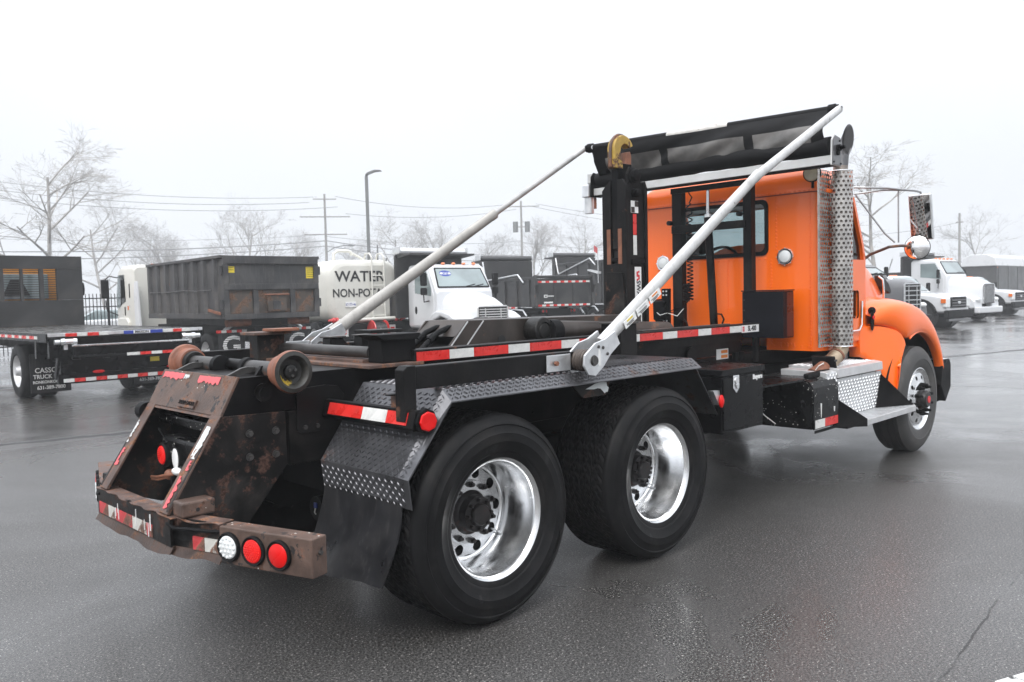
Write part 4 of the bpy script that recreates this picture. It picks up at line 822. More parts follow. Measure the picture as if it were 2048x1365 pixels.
MB().tube([(4.0, -1.02, .95), (3.95, -1.05, 1.0), (3.88, -1.04, .98), (3.86, -1.0, .92)], .004, 5).build('loose_wire', 'tape_white', T)
MB().prism([(3.62, .895), (3.98, .895), (4.06, .90), (4.08, .935), (4.05, .95), (3.62, .935)], -1.07, -1.03).build('exhaust_support', 'black_matte', T, .01)
bx('shield_bracket', 'orange', T, 4.13, 4.24, -1.0, -.957, 2.44, 2.475, .003)

# --- cab
def rrect(x0, x1, hw, r, z, n=6):
    pts = []
    for cx_, cy__, a0_ in ((x1-r, hw-r, 0), (x0+r, hw-r, 90), (x0+r, -hw+r, 180), (x1-r, -hw+r, 270)):
        for i in range(n+1): a_ = R(a0_+90*i/n); pts.append(V((cx_+r*math.cos(a_), cy__+r*math.sin(a_), z)))
    return pts
lev = [(1.085, 4.10, 5.08, .955, .10), (1.9, 4.10, 5.08, .965, .10), (1.98, 4.10, 5.05, .965, .10), (2.462, 4.10, 4.80, .955, .10)]
cab = MB().loft([rrect(a, b, h, r_, z) for z, a, b, h, r_ in lev]).build('cab', 'orange', T)
inn = MB().loft([rrect(a+.045, b-.045, h-.045, r_-.03, z) for z, a, b, h, r_ in ((1.16, 4.10, 5.08, .955, .10), (1.9, 4.10, 5.08, .965, .10), (1.98, 4.10, 5.05, .965, .10), (2.43, 4.10, 4.82, .955, .10))]).build('cut', 'interior')
def rbox(y0, y1, z0, z1, r_, xa, xb, pl='yz'):
    pts = []
    for cx_, cy__, a0_ in ((y1-r_, z1-r_, 0), (y0+r_, z1-r_, 90), (y0+r_, z0+r_, 180), (y1-r_, z0+r_, 270)):
        for i in range(7): a_ = R(a0_+90*i/6); pts.append((cx_+r_*math.cos(a_), cy__+r_*math.sin(a_)))
    return pts
WIN = rbox(-.455, .445, 1.955, 2.41, .055, 0, 0)
rw = MB().prism(WIN, 3.9, 4.3, 'yz').build('cut', 'interior')
wsd = MB().prism([(-.85, 2.0), (-.85, 2.42), (.85, 2.42), (.85, 2.0)], 4.7, 5.3, 'yz').build('cut', 'interior')
sw = MB().prism([(4.42, 1.86), (4.95, 1.86), (4.92, 2.0), (4.72, 2.41), (4.42, 2.41)], -1.2, 1.2, 'xz').build('cut', 'interior')
lw = MB().prism(rbox(4.62, 4.84, 1.345, 1.60, .03, 0, 0), -1.2, -.7, 'xz').build('cut', 'interior')
tn = MB().box(4.0, 5.3, -.45, .45, 1.0, 1.2).build('cut', 'interior')
boolean(cab, [inn, rw, wsd, sw, lw, tn])
roof = MB().loft([rrect(a, b, h, r_, z) for z, a, b, h, r_ in ((2.463, 4.094, 4.81, .961, .105), (2.55, 4.096, 4.79, .957, .105), (2.61, 4.112, 4.76, .935, .12), (2.655, 4.145, 4.72, .89, .14), (2.69, 4.20, 4.66, .80, .16), (2.705, 4.30, 4.58, .6, .10))]).build('cab_roof', 'orange', T)
MB().loft([rrect(4.093, 4.812, .9625, .106, z) for z in (2.452, 2.4615)], True, False).build('roof_seam', 'orange_seam', cab)
def frame(pts, d_, w_in, w_out, pl, h0, h1):
    c = (sum(p[0] for p in pts)/len(pts), sum(p[1] for p in pts)/len(pts)); mb = MB(); n = len(pts)
    def off(p, o_):
        v = V((p[0]-c[0], p[1]-c[1])); L_ = max(abs(v.x), .01), max(abs(v.y), .01); sx = 1+o_/max(abs(q[0]-c[0]) for q in pts); sy = 1+o_/max(abs(q[1]-c[1]) for q in pts); return (c[0]+v.x*sx, c[1]+v.y*sy)
    f3 = {'yz': lambda a, b, h: V((h, a, b)), 'xz': lambda a, b, h: V((a, h, b))}[pl]
    rg_ = [[f3(*off(p, w_in), h0) for p in pts], [f3(*off(p, w_out), h0) for p in pts], [f3(*off(p, w_out), h1) for p in pts], [f3(*off(p, w_in), h1) for p in pts]]
    rg_.append(rg_[0]); return mb.loft(rg_, True, False, False)
wf = frame(WIN, 0, -.012, .022, 'yz', 4.088, 4.105).build('rear_window_seal', 'black_matte', T)
MB().prism(WIN, 4.112, 4.117, 'yz').build('rear_window', 'glass_dark', T)
MB().prism([(4.425, 1.862), (4.94, 1.862), (4.915, 2.0), (4.72, 2.405), (4.425, 2.405)], -.945, -.94).build('door_window', 'glass_dark', T)
MB().prism([(4.425, 1.862), (4.94, 1.862), (4.915, 2.0), (4.72, 2.405), (4.425, 2.405)], .94, .945).build('door_window', 'glass_dark', T)
MB().prism(rbox(4.62, 4.84, 1.345, 1.60, .03, 0, 0), -.945, -.94).build('door_window', 'glass_dark', T); frame(rbox(4.62, 4.84, 1.345, 1.60, .03, 0, 0), 0, -.002, .014, 'xz', -.972, -.962).build('window_seal', 'black_matte', T)
MB().add([(5.03, -.86, 2.0), (5.03, .86, 2.0), (4.80, .84, 2.43), (4.80, -.84, 2.43), (5.036, -.86, 2.0), (5.036, .86, 2.0), (4.806, .84, 2.43), (4.806, -.84, 2.43)], [(0, 1, 2, 3), (7, 6, 5, 4), (0, 4, 5, 1), (1, 5, 6, 2), (2, 6, 7, 3), (3, 7, 4, 0)]).build('windshield', 'glass', T)
# door panel
dr_ = MB(); DP = [(4.40, 1.14), (4.93, 1.14), (4.985, 1.25), (4.985, 1.88), (4.955, 2.0), (4.745, 2.44), (4.40, 2.44)]
do = MB().prism(DP, -.974, -.962).build('door', 'orange', T)
cut = [MB().prism([(4.43, 1.88), (4.945, 1.88), (4.915, 2.0), (4.725, 2.40), (4.43, 2.40)], -1.1, -.9).build('cut', 'interior'), MB().prism(rbox(4.62, 4.84, 1.345, 1.60, .03, 0, 0), -1.1, -.9).build('cut', 'interior')]
boolean(do, cut); do.data.shade_flat()
bx('door_inner_edge', 'dark_red_door', T, 4.405, 4.44, -.961, -.93, 1.86, 2.42, .002); MB().tube([(4.55, -.985, 1.23), (4.80, -.99, 1.235), (4.86, -.99, 1.28), (4.88, -.985, 1.50)], .010, 8).build('grab_handle', 'chrome', T)
for y in (-.45, .45):
    s_ = MB(); s_.box(4.32, 4.75, y-.24, y+.24, 1.25, 1.45).box(4.28, 4.40, y-.24, y+.24, 1.45, 1.98).box(4.29, 4.38, y-.13, y+.13, 1.985, 2.2); s_.build('seat', 'interior', T, .03)
bx('dashboard', 'interior', T, 4.85, 5.02, -.88, .88, 1.45, 1.88, .03)
MB().tube([(4.80+.05*math.sin(R(a)), .45+.22*math.cos(R(a)), 1.88+.20*math.sin(R(a))) for a in range(0, 361, 15)], .016, 8).build('steering_wheel', 'interior', T)
# rivets
q = MB()
def riv(p, n): q.ball(p, .0115, 6, 4, *( (.6, 1, 1) if n == 'x' else (1, .6, 1)))
for i in range(46): z = 1.12+i*.029; riv((4.10, -.865, z), 'x'); 
for i in range(26): riv((4.10, -.50, 1.14+i*.03), 'x'); riv((4.10, -.06, 1.24+i*.0275), 'x') ; riv((4.10, .50, 1.24+i*.0275), 'x')
for i in range(15): riv((4.10, -.55, 1.95+i*.033), 'x')
for i in range(40): riv((4.092, -.86+i*.0441, 2.475), 'x')
for i in range(18): riv((4.10, -.44+i*.0518, 1.905), 'x')
for i in range(6): riv((4.10, -.52-i*.065, 1.125), 'x'); riv((4.10, -.56-i*.03, 1.145), 'x')
for i in range(8): riv((4.22+i*.05, -.957, 1.12), 'y')
for i in range(40): riv((4.245, -.962, 1.12+i*.033), 'y')
q.build('rivets', 'orange', cab, kind='stuff')
# round work lamps
for y in (-.638, .655):
    hs = MB().lathe((4.10, y, 1.913), (-1, 0, 0), [(.078, -.004), (.078, .010), (.072, .018), (.060, .018), (.058, .012)], 32).build('work_lamp', 'chrome', T)
    MB().lathe((4.088, y, 1.913), (-1, 0, 0), [(.058, 0), (.05, .012), (.03, .018), (.0005, .020)], 28).build('lamp_lens', 'clear_lens', hs)
    for k in range(8): a_ = k*math.pi/4; cy_('lamp_screw', 'alu_dull', hs, (4.086, y+.078*math.cos(a_), 1.913+.078*math.sin(a_)), (4.080, y+.078*math.cos(a_), 1.913+.078*math.sin(a_)), .004, n=8)
    sp_ = MB().lathe((4.02, y/abs(y)*.925, 2.60), (-1, -.15, 0), [(.02, -.05), (.07, -.03), (.075, .0), (.075, .01), (.068, .014)], 28).build('spot_lamp', 'black_matte', T)
    MB().lathe((4.01, y/abs(y)*.926, 2.60), (-1, -.15, 0), [(.068, .0), (.06, .012), (.0005, .018)], 28).build('lamp_lens', 'amber_lens', sp_)
cy_('spot_stem', 'black_matte', T, (4.05, -.915, 2.48), (4.05, -.915, 2.56), .012)

# --- hood and front fenders
rings = []
for x, hw, zt, zb_, ex_ in ((5.05, .86, 2.10, 1.02, 5), (5.2, .855, 2.085, 1.02, 4.8), (5.45, .835, 2.04, 1.0, 4.6), (5.75, .80, 1.94, .98, 4.4), (6.0, .765, 1.82, .96, 4.2), (6.22, .715, 1.68, .94, 4.0), (6.38, .65, 1.55, .92, 3.8), (6.47, .58, 1.45, .90, 3.6)):
    ring = []
    for i in range(25):
        a_ = math.pi*i/24; ring.append(V((x, hw*math.copysign(abs(math.cos(a_))**(2/ex_), math.cos(a_)), zb_+(zt-zb_)*abs(math.sin(a_))**(2/ex_))))
    rings.append(ring)
hd = MB().loft(rings).build('hood', 'orange', T)
bx('grille', 'chrome', T, 6.475, 6.52, -.40, .40, .92, 1.40, .01); bx('front_bumper', 'black_matte', T, 6.46, 6.62, -1.12, 1.12, .40, .80, .04)
MB().prism([(6.30, .60), (6.34, .80), (6.56, .86), (6.60, .80), (6.60, .56), (6.45, .42)], -1.20, -1.02).build('bumper_corner', 'black_matte', T, .01); MB().box(6.33, 6.52, -1.19, -1.05, .861, .868).build('bumper_corner_top', 'galv', T)
for s in (-1, 1):
    low = [(5.0, 1.285), (5.12, 1.28), (5.30, 1.245)]+[(5.76+.652*math.cos(R(q)), .53+.652*math.sin(R(q))) for q in (118, 104, 90, 74, 57, 41, 26, 12, 2)]
    out = [(5.0, 1.36), (5.06, 1.415), (5.18, 1.455), (5.36, 1.475), (5.58, 1.468), (5.80, 1.425), (6.02, 1.335), (6.18, 1.22), (6.30, 1.08), (6.375, .92), (6.405, .76), (6.41, .60)]
    rows = []
    yv = lambda x: .985+.20*(lambda k: k*k*(3-2*k))(min(1, max(0, (x-4.84)/.62)))
    for (xl, zl), (xo, zo) in zip(low, out):
        f_ = yv((xl+xo)/2)
        P_ = lambda k, y: V((xl+(xo-xl)*k, s*(f_+y), zl+(zo-zl)*k))
        c_ = V((5.76, 0, .75)); o2 = V((xo, 0, zo)); o3 = o2+(o2-c_).normalized()*.035; o4 = o2+(o2-c_).normalized()*.05
        rows.append([P_(-.01, -.07), P_(0, -.006), P_(.15, .004), P_(.5, .008), P_(.78, -.004), P_(.93, -.03), P_(1.0, -.075), V((o3.x, s*min(1.0, f_-.11), o3.z)), V((o4.x, s*.84, o4.z)), V((o4.x-.02, s*.70, o4.z+.02))])
    fd_ = MB().loft(rows, False, False).build('front_fender', 'orange', T); md = fd_.modifiers.new('thick', 'SOLIDIFY'); md.thickness = .012; md.offset = -1 if s < 0 else 1
    sb_ = fd_.modifiers.new('sub', 'SUBSURF'); sb_.levels = 1; sb_.render_levels = 1
    # arch edge bead and wheel well
    MB().tube([(5.76+.652*math.cos(R(a)), s*(yv(5.76+.652*math.cos(R(a)))-.002), .53+.652*math.sin(R(a))) for a in range(4, 118, 5)], .009, 6).build('arch_bead', 'orange', fd_)
    ww = MB(); A = [[V((5.76+.70*math.cos(R(a)), s*y, .53+.66*math.sin(R(a)))) for a in range(5, 176, 9)] for y in (.62, 1.13)]; ww.loft(A, False, False); ww.build('wheel_well', 'black_matte', fd_)
    MB().prism([(5.0, .3), (6.4, .3), (6.4, 1.25), (5.0, 1.25)], s*.60, s*.62).build('inner_wall', 'black_matte', fd_)
    # splash panel behind the wheel
    top = [(4.84, 1.268), (5.0, 1.272), (5.12, 1.267), (5.22, 1.25), (5.30, 1.228), (5.36, 1.19), (5.41, 1.13), (5.43, 1.08)]
    bot = [(4.84, .985, .985), (4.90, .965, 1.0), (4.965, .90, 1.04), (5.06, .75, 1.10), (5.17, .63, 1.13), (5.215, .565, 1.155), (5.225, .70, 1.165), (5.27, .87, 1.17)]
    rows = []
    for (xa, za), (xb, zb3, yb_) in zip(top, bot):
        rows.append([V((xa+(xb-xa)*k, s*((yv(xa)-.012)*(1-k)+yb_*k-(.03 if k == 0 else 0)), za+(zb3-za)*k)) for k in (0, .03, .2, .4, .6, .8, 1.0)])
    rows = [[p-V((0, s*.10, 0)) for p in rows[0]]]+rows+[[p-V((-.02, s*.12, 0)) for p in rows[-1]]]
    sp = MB().loft(rows, False, False).build('splash_panel', 'orange', T); md = sp.modifiers.new('thick', 'SOLIDIFY'); md.thickness = .014; md.offset = -1 if s < 0 else 1
    MB().prism([(4.86, 1.05), (4.90, 1.44), (5.12, 1.44), (5.12, 1.05)], s*.86, s*.955).build('cowl_filler', 'orange', T, .01)
    lt = MB().ball((5.0, s*1.03, 1.32), .10, 12, 10, .30, .14, 1.0).build('hood_latch', 'black_matte', T); cy_('latch_reflector', 'red_lens', lt, (4.99, s*1.043, 1.345), (4.99, s*1.052, 1.345), .018, n=10); MB().ball((5.015, s*1.02, 1.41), .035, 10, 8).build('latch_pivot', 'black_matte', lt)
MB().prism([(5.86, 1.745), (6.02, 1.66), (6.09, 1.575), (6.06, 1.555), (5.92, 1.60), (5.885, 1.62)], -.785, -.70).build('hood_vent', 'ink_black', hd, .004)
MB().tube([(5.78, -.775, 1.735), (5.79, -.815, 1.70), (5.80, -.82, 1.60), (5.81, -.815, 1.52), (5.815, -.79, 1.50)], .011, 8).build('hood_handle', 'chrome', hd)

# --- mirrors (right side)
mr_ = MB(); mr_.tube([(4.74, -.97, 2.53), (4.86, -1.22, 2.505), (5.0, -1.30, 2.49), (5.12, -1.36, 2.485), (5.19, -1.385, 2.475), (5.205, -1.387, 2.44)], .0095, 8).tube([(4.75, -.97, 2.47), (4.85, -1.18, 2.49), (4.98, -1.28, 2.49)], .008, 8).tube([(4.76, -.98, 2.46), (4.86, -1.20, 2.10), (4.90, -1.27, 2.02)], .008, 8).tube([(4.98, -1.27, 2.49), (4.96, -1.28, 2.02)], .007, 8)
mro = mr_.build('mirror_bracket', 'bracket_grey', T); MB().tube([(4.99, -.92, 1.86), (5.03, -1.0, 1.93), (4.95, -1.2, 1.985), (5.05, -1.27, 1.995), (5.24, -1.33, 1.985)], .013, 8).build('mirror_arm', 'rust_edge', T)
me_ = V((.02, -1, 0)).normalized(); mn_ = V((-.98, -.02, -.19)).normalized(); mz_ = me_.cross(mn_); mc = V((5.215, -1.385, 2.252))
hs = MB().obox(mc, me_*.098, mz_*.208, mn_*.022).build('mirror_head', 'galv', T, .014, seg=4); MB().obox(mc+mn_*.0235, me_*.086, mz_*.196, mn_*.002).build('mirror_glass', 'mirror', hs)
cvm = MB().lathe((5.21, -1.352, 1.978), V((-.95, -.3, -.05)).normalized(), [(.06, -.05), (.10, -.02), (.108, -.004), (.110, .004), (.106, .010)], 36).build('convex_mirror', 'black_matte', T); MB().lathe((5.21, -1.352, 1.978), V((-.95, -.3, -.05)).normalized(), [(.106, .008), (.095, .024), (.075, .038), (.05, .048), (.025, .053), (.0005, .0545)], 36).build('mirror_glass', 'mirror', cvm)
# --- odds and ends along the frame
tg = MB().box(3.29, 3.475, -.4335, -.4305, 1.05, 1.137).build('warning_label', 'sticker_white', T)
for z in (1.06, 1.10): MB().box(3.36, 3.46, -.4355, -.4337, z, z+.025).build('label_band', 'ink_orange', tg)
cy_('air_tank', 'black_matte', T, (-.33, -.07, .45), (.2, -.07, .45), .07); MB().box(-.338, -.331, -.085, -.06, .455, .485).build('blue_tag', 'ink_blue', T); MB().tube([(-.337, -.075, .455), (-.34, -.07, .43), (-.338, -.08, .42)], .004, 5).build('white_tie', 'sticker_white', T)
cy_('frame_boss', 'black_worn', T, (2.906, -.43, 1.111), (2.906, -.448, 1.111), .07)
for x in (3.56, 3.66): cy_('frame_fitting', 'black_matte', T, (x, -.45, 1.02), (x, -.45, 1.10), .03)
bx('rear_crossmember', 'black_worn', T, -.6, -.45, -.35, .35, .82, 1.07, .004); bx('suspension_beam', 'black_worn', T, -.1, 1.47, -.52, -.42, .55, .72, .02); bx('suspension_beam', 'black_worn', T, -.1, 1.47, .42, .52, .55, .72, .02); bx('suspension_saddle', 'black_worn', T, .5, .88, -.55, .55, .62, .85, .01)
MB().prism([(-.3, 1.06), (1.9, 1.06), (2.1, .80), (2.1, .55), (-.3, .55)], -.345, .345).build('drivetrain', 'black_matte', T); bx('transmission', 'black_matte', T, 2.1, 5.3, -.34, .34, .5, 1.05, .03); bx('engine_block', 'black_matte', T, 5.3, 6.45, -.34, .34, .45, 1.1, .03)
# ================================================================= parked vehicles behind
def bwheel(P, x, y, r, w, sd, rim='alu_dull', z=None, dual=False):
    z = r if z is None else z; o = V((x, y, z)); ax = V((0, sd, 0)); k = r/.52
    rm = MB().lathe(o, ax, [(.30*k, -.01), (.305*k, .0), (.28*k, -.02), (.26*k, -.05), (.20*k, -.02 if not dual else -.12), (.12*k, 0 if not dual else -.10), (.08*k, .03), (.0005, .035)], 28).build('wheel', rim, P)
    MB().lathe(o, ax, [(.295*k, -.02), (.32*k, .012), (.42*k, .02), (.49*k, 0), (.515*k, -.02), (.52*k, -.04), (.52*k, -w+.04), (.49*k, -w), (.30*k, -w)], 36).build('tyre', 'tyre', rm)
    for a in range(8): q = V((math.cos(a*math.pi/4)*.145*k, 0, math.sin(a*math.pi/4)*.145*k)); MB().cyl(o+q+ax*(-.02 if not dual else -.115), o+q+ax*(.02 if not dual else -.07), .018, n=6).build('lug_nut', 'steel_dark', rm)
    if dual: MB().lathe(o-ax*(w+.06), ax, [(.30*k, 0), (.42*k, .01), (.5*k, -.01), (.52*k, -.04), (.52*k, -w+.03), (.3*k, -w)], 28).build('inner_tyre', 'tyre', rm)
    return rm
def tapes(P, p, u, v, seq, start='red', th=.003):
    p, u, v = V(p), V(u).normalized(), V(v); n = u.cross(v).normalized(); k = 0; c = start; up = v.normalized()
    for L in seq:
        MB().obox(p+u*(k+L/2)+n*th, u*(L/2-.003), v/2, n*th).build(c+'_tape', 'tape_'+c, P); k += L; c = 'white' if c == 'red' else 'red'
def rr_sec(x, hw, z0, z1, r, n=5, sw=1):
    pts = []
    for cy2, cz2, a0 in ((hw-r, z1-r, 0), (-hw+r, z1-r, 90), (-hw+r, z0+r, 180), (hw-r, z0+r, 270)):
        for i in range(n+1): a = R(a0+90*i/n); pts.append(V((x, cy2+r*math.cos(a), cz2+r*math.sin(a))))
    return pts

# ---- flatbed with lift gate (rear towards the camera)
F = thing('flatbed_truck', 'black flatbed truck with tall headboard, lift gate and lettered mud flaps', 'truck', (2.50, 10.60, 0), 90)
dk = bx('deck', 'deck_wood', F, .02, 6.6, -1.27, 1.27, 1.13, 1.195, .006); bx('deck_edge', 'galv', dk, -.01, .0185, -1.28, 1.28, 1.15, 1.203, .003)
for k in range(11): MB().box(.03, 6.58, -1.19+k*.22, -1.17+k*.22, 1.1955, 1.2).build('deck_plank_seam', 'black_matte', dk)
for s in (-1, 1): tapes(bx('deck_side', 'black_gloss', F, .0, 6.6, *sorted((s*1.272, s*1.30)), 1.06, 1.20, .004), (.05 if s < 0 else 6.0, s*1.3005, 1.13), (1 if s < 0 else -1, 0, 0), (0, 0, .05), [.28, .18]*12)
# headboard built round its window openings
hb = MB().box(6.45, 6.55, -1.28, 1.28, 1.2, 1.80).build('headboard', 'body_black', F, .005)
bx('headboard_top', 'body_black', hb, 6.452, 6.548, -1.278, 1.278, 2.52, 2.82, .005)
for a, b in ((-1.278, -.72), (-.45, -.36), (.36, .45), (.72, 1.278)): bx('headboard_panel', 'body_black', hb, 6.455, 6.545, a, b, 1.802, 2.518, .004)
bx('headboard_mullion', 'body_black', hb, 6.455, 6.545, -.03, .03, 1.802, 2.518, .004)
for k in range(13):
    for a, b in ((-.718, -.452), (-.358, -.032), (.032, .358), (.452, .718)): MB().box(6.48, 6.53, a, b, 1.835+k*.054, 1.850+k*.054).build('louvre_slat', 'body_black', hb)
for s in (-1, 1): MB().ball((6.5, s*1.30, 2.05), .16, 14, 10, .3, .2, 1.0).build('marker_pod', 'black_matte', hb)
fc = MB().loft([rr_sec(x, hw, 1.0, z, .12) for x, hw, z in ((7.0, 1.0, 2.6), (8.1, 1.02, 2.62), (8.4, 1.0, 2.55))]).build('cab', 'yellow_cab', F)
bx('cab_rear_window', 'shield_glass', F, 6.975, 6.995, -.68, .78, 1.84, 2.42, .01); MB().prism([(-.28, 1.92), (.28, 1.92), (.10, 2.3), (-.10, 2.3)], 6.955, 6.972, 'yz').build('cab_seat_back', 'black_matte', F)
MB().loft([rr_sec(x, hw, .8, z, .1) for x, hw, z in ((8.42, .85, 1.75), (9.6, .8, 1.6))]).build('hood', 'yellow_cab', F)
for s in (-1, 1): bx('chassis_rail', 'black_matte', F, .1, 9.4, *sorted((s*.35, s*.45)), .80, 1.10, .005)
bx('rear_sill', 'black_gloss', F, .02, .12, -1.26, 1.26, .80, 1.128, .006)
tapes(F, (-.0105, 1.02, 1.172), (0, -1, 0), (0, 0, .055), [.18, .16, .18, .16], 'red'); tapes(F, (-.0105, -.58, 1.172), (0, -1, 0), (0, 0, .055), [.16, .16, .16], 'white')
mx_ = MB().box(-.016, -.0105, -.56, .10, 1.143, 1.201).build('maker_sign', 'ink_blue', F); MB().box(-.020, -.0165, -.34, -.06, 1.147, 1.197).build('sign_field', 'sticker_white', mx_); txt('MAXON', .062, (-.0215, -.20, 1.172), (0, -1, 0), (0, 0, 1), 'ink_black', mx_, xs=1.0, bold=.002)
lf = MB().box(-.10, .01, -1.0, .95, .975, 1.005).build('liftgate_platform', 'alu_polish', F, .006); bx('liftgate_panel', 'black_gloss', lf, -.08, -.02, -.95, .92, .84, .972, .01)
for s in (-1, 1):
    MB().lathe((-.06, s*.86 if s > 0 else -1.12, 1.06), (0, 1, 0), [(.02, 0), (.055, .01), (.06, .06), (.05, .07), (.05, .18), (.06, .19), (.055, .25), (.02, .26)], 20).build('gate_roller', 'chrome', lf)
    cy_('roller_end', 'galv', lf, (-.06, s*1.12, 1.06), (-.06, s*1.2, 1.06), .04); MB().bar((-.03, s*1.1, 1.05), (.25, s*1.12, .45), .04, .09).build('gate_arm', 'black_gloss', lf); bx('gate_bracket', 'galv', lf, -.05, .02, *sorted((s*1.0, s*1.06)), .93, 1.02, .004)
cy_('gate_bar', 'black_gloss', lf, (-.07, -1.0, .80), (-.07, .95, .80), .035); tapes(lf, (-.108, .1, .805), (0, -1, 0), (0, 0, .05), [.22, .19, .19, .2, .15], 'white')
bmp = bx('rear_bumper', 'black_gloss', F, .10, .2, -1.12, 1.12, .36, .52, .006); tapes(bmp, (.099, 1.05, .415), (0, -1, 0), (0, 0, .06), [.17]*12, 'white')
bx('gate_housing', 'black_gloss', F, .2, .45, -1.05, 1.05, .5, .8, .02); bx('yellow_plate', 'ink_yellow', F, .09, .0985, -.52, -.36, .64, .72, .002)
for s in (-1, 1):
    lm = MB().ball((.095, s*.62-.12, .53), .10, 14, 8, .25, 1, .3).build('tail_lamp', 'red_lens', F)
    bwheel(F, 2.15, s*1.22, .49, .27, s, dual=True)
    fp = bx('mud_flap', 'rubber', F, 1.42, 1.432, *sorted((s*.55, s*1.2)), .13, .82, .003)
    cx_ = s*.875
    for tx, z, sz in (('CASSONE', .52, .125), ('TRUCK SALES', .41, .10), ('RONKONKOMA, NY', .315, .068), ('631-389-7800', .215, .088)): txt(tx, sz, (1.4185, cx_, z), (0, -1, 0), (0, 0, 1), 'sticker_white', fp, xs=.92, bold=.002)
    MB().bar((1.2, s*1.15, 1.05), (1.42, s*1.1, .75), .02, .05).build('flap_hanger', 'galv', F)

# ---- roll-off container on a white cab-over hooklift
Cn = thing('roll_off_container', 'weathered black open-top roll-off container with ribbed sides and yellow stickers', 'container', (6.66, 13.30, 0), 87)
Z0, Z1, CL, CW = 1.34, 2.66, 4.85, 1.17
bx('floor', 'container', Cn, .05, CL, -CW+.03, CW-.03, Z0, Z0+.05, .003)
for s in (-1, 1):
    w_ = bx('side_wall', 'container', Cn, .05, CL, *sorted((s*(CW-.06), s*(CW-.03))), Z0, Z1-.04, .003)
    bx('top_rail', 'container', Cn, -.02, CL+.02, *sorted((s*(CW-.10), s*(CW+.05))), Z1-.04, Z1+.03, .01); bx('bottom_rail', 'container', Cn, .0, CL, *sorted((s*(CW-.10), s*(CW+.03))), Z0-.06, Z0+.06, .006)
    for k in range(8): MB().prism([(.30+k*.62, s*(CW-.03)), (.34+k*.62, s*(CW+.035)), (.46+k*.62, s*(CW+.035)), (.50+k*.62, s*(CW-.03))], Z0+.06, Z1-.042, 'xy').build('side_rib', 'container', Cn)
    MB().tube([(.5, s*(CW+.04), 1.93), (1.4, s*(CW+.045), 1.92), (2.2, s*(CW+.05), 1.95), (3.2, s*(CW+.045), 1.93), (4.6, s*(CW+.04), 1.95)], .012, 6).build('tarp_rope', 'steel_dark', Cn)
bx('front_wall', 'container', Cn, CL-.03, CL+.02, -CW, CW, Z0, Z1-.042, .004)
dr = bx('tailgate', 'container', Cn, -.02, .045, -CW+.02, CW-.02, Z0-.02, Z1-.045, .004)
for y0, y1, z0_, z1_ in ((-CW, CW, Z1-.16, Z1+.02), (-CW, CW, 1.92, 2.05), (-CW, CW, Z0-.08, Z0+.04)): bx('gate_beam', 'container', dr, -.085, -.0205, y0+.02, y1-.02, z0_, z1_, .006)
for y in (-CW+.07, -.48, .42, CW-.07):
    top = Z1-.161 if abs(y) > 1 else 1.919; bx('gate_stile', 'container', dr, -.08, -.0207, y-.06, y+.06, Z0+.041, top if top < 2 else 1.919, .006)
    if abs(y) > 1: bx('gate_stile', 'container', dr, -.08, -.0207, y-.06, y+.06, 2.051, Z1-.161, .006)
for a, b in ((-1.03, -.55), (-.41, .35), (.49, 1.03)): bx('gate_panel', 'container_rust', dr, -.026, -.0206, a, b, Z0+.05, 1.91, .002)
hp = bx('spreader_box', 'container_rust', dr, -.11, -.027, -.30, .16, 1.42, 1.82, .01); bx('spreader_pad', 'container', hp, -.118, -.111, -.16, .04, 1.46, 1.66, .003); cy_('spreader_rod', 'rust_pipe', hp, (-.13, -.36, 1.80), (-.13, .24, 1.80), .018)
for y, h in ((.98, .12), (-.96, .25)): st_ = bx('caution_sticker', 'ink_yellow', dr, -.0245, -.0207, y-.1, y+.1, 2.42-h, 2.44, .001); [MB().box(-.0265, -.0248, y-.08, y+.08, 2.41-q*.05, 2.42-q*.05).build('sticker_line', 'ink_black', st_) for q in range(int(h/.05))]
for z in (2.35, 1.6):
    for y in (-CW-.02, CW+.02): MB().cyl((-.02, y, z-.1), (-.02, y, z+.1), .04, n=10).box(-.06, .10, y-.02, y+.02, z-.06, z+.06).build('gate_hinge', 'container', Cn)
MB().bar((-.05, CW+.08, 1.40), (.6, CW+.09, 1.48), .03, .06).build('latch_handle', 'rust_pipe', Cn); cy_('rear_roller', 'rust_pipe', Cn, (.25, .45, 1.19), (.25, 1.0, 1.19), .10); cy_('rear_roller', 'rust_pipe', Cn, (.25, -.45, 1.19), (.25, -1.0, 1.19), .10)
G = thing('cabover_truck', 'white cab-over truck carrying the black container, with G mud flaps', 'truck', (6.66, 13.30, 0), 87)
bx('chassis', 'black_matte', G, .1, 7.8, -.42, .42, .72, 1.08, .01); bx('hoist_frame', 'black_worn', G, .2, 5.6, -.5, .5, 1.085, 1.25, .01)
for s in (-1, 1):
    bwheel(G, 1.2, s*1.13, .47, .26, s, dual=True); bwheel(G, 6.7, s*1.1, .47, .27, s)
    fp = bx('mud_flap', 'rubber', G, .45, .462, *sorted((s*.50, s*1.12)), .36, .93, .003); tapes(G, (.439, s*.81+.36, .985), (0, -1, 0), (0, 0, .06), [.12]*6, 'red')
    gl = txt('G', .60, (.4485, s*.81, .64), (0, -1, 0), (0, 0, 1), 'sticker_white', fp, xs=1.05, bold=.012)
    for q in range(9): MB().box(.4460, .4468, s*.81-.22, s*.81+.22, .44+q*.048, .452+q*.048).build('logo_stripe', 'rubber', fp)
    bx('flap_bar', 'black_matte', G, .44, .47, *sorted((s*.42, s*1.14)), .935, 1.02, .004)
    MB().tube([(.5, s*.62, 1.17), (.5, s*.80, 1.12), (.5, s*.95, 1.0)], .05, 10).build('fender_pipe', 'galv', G)
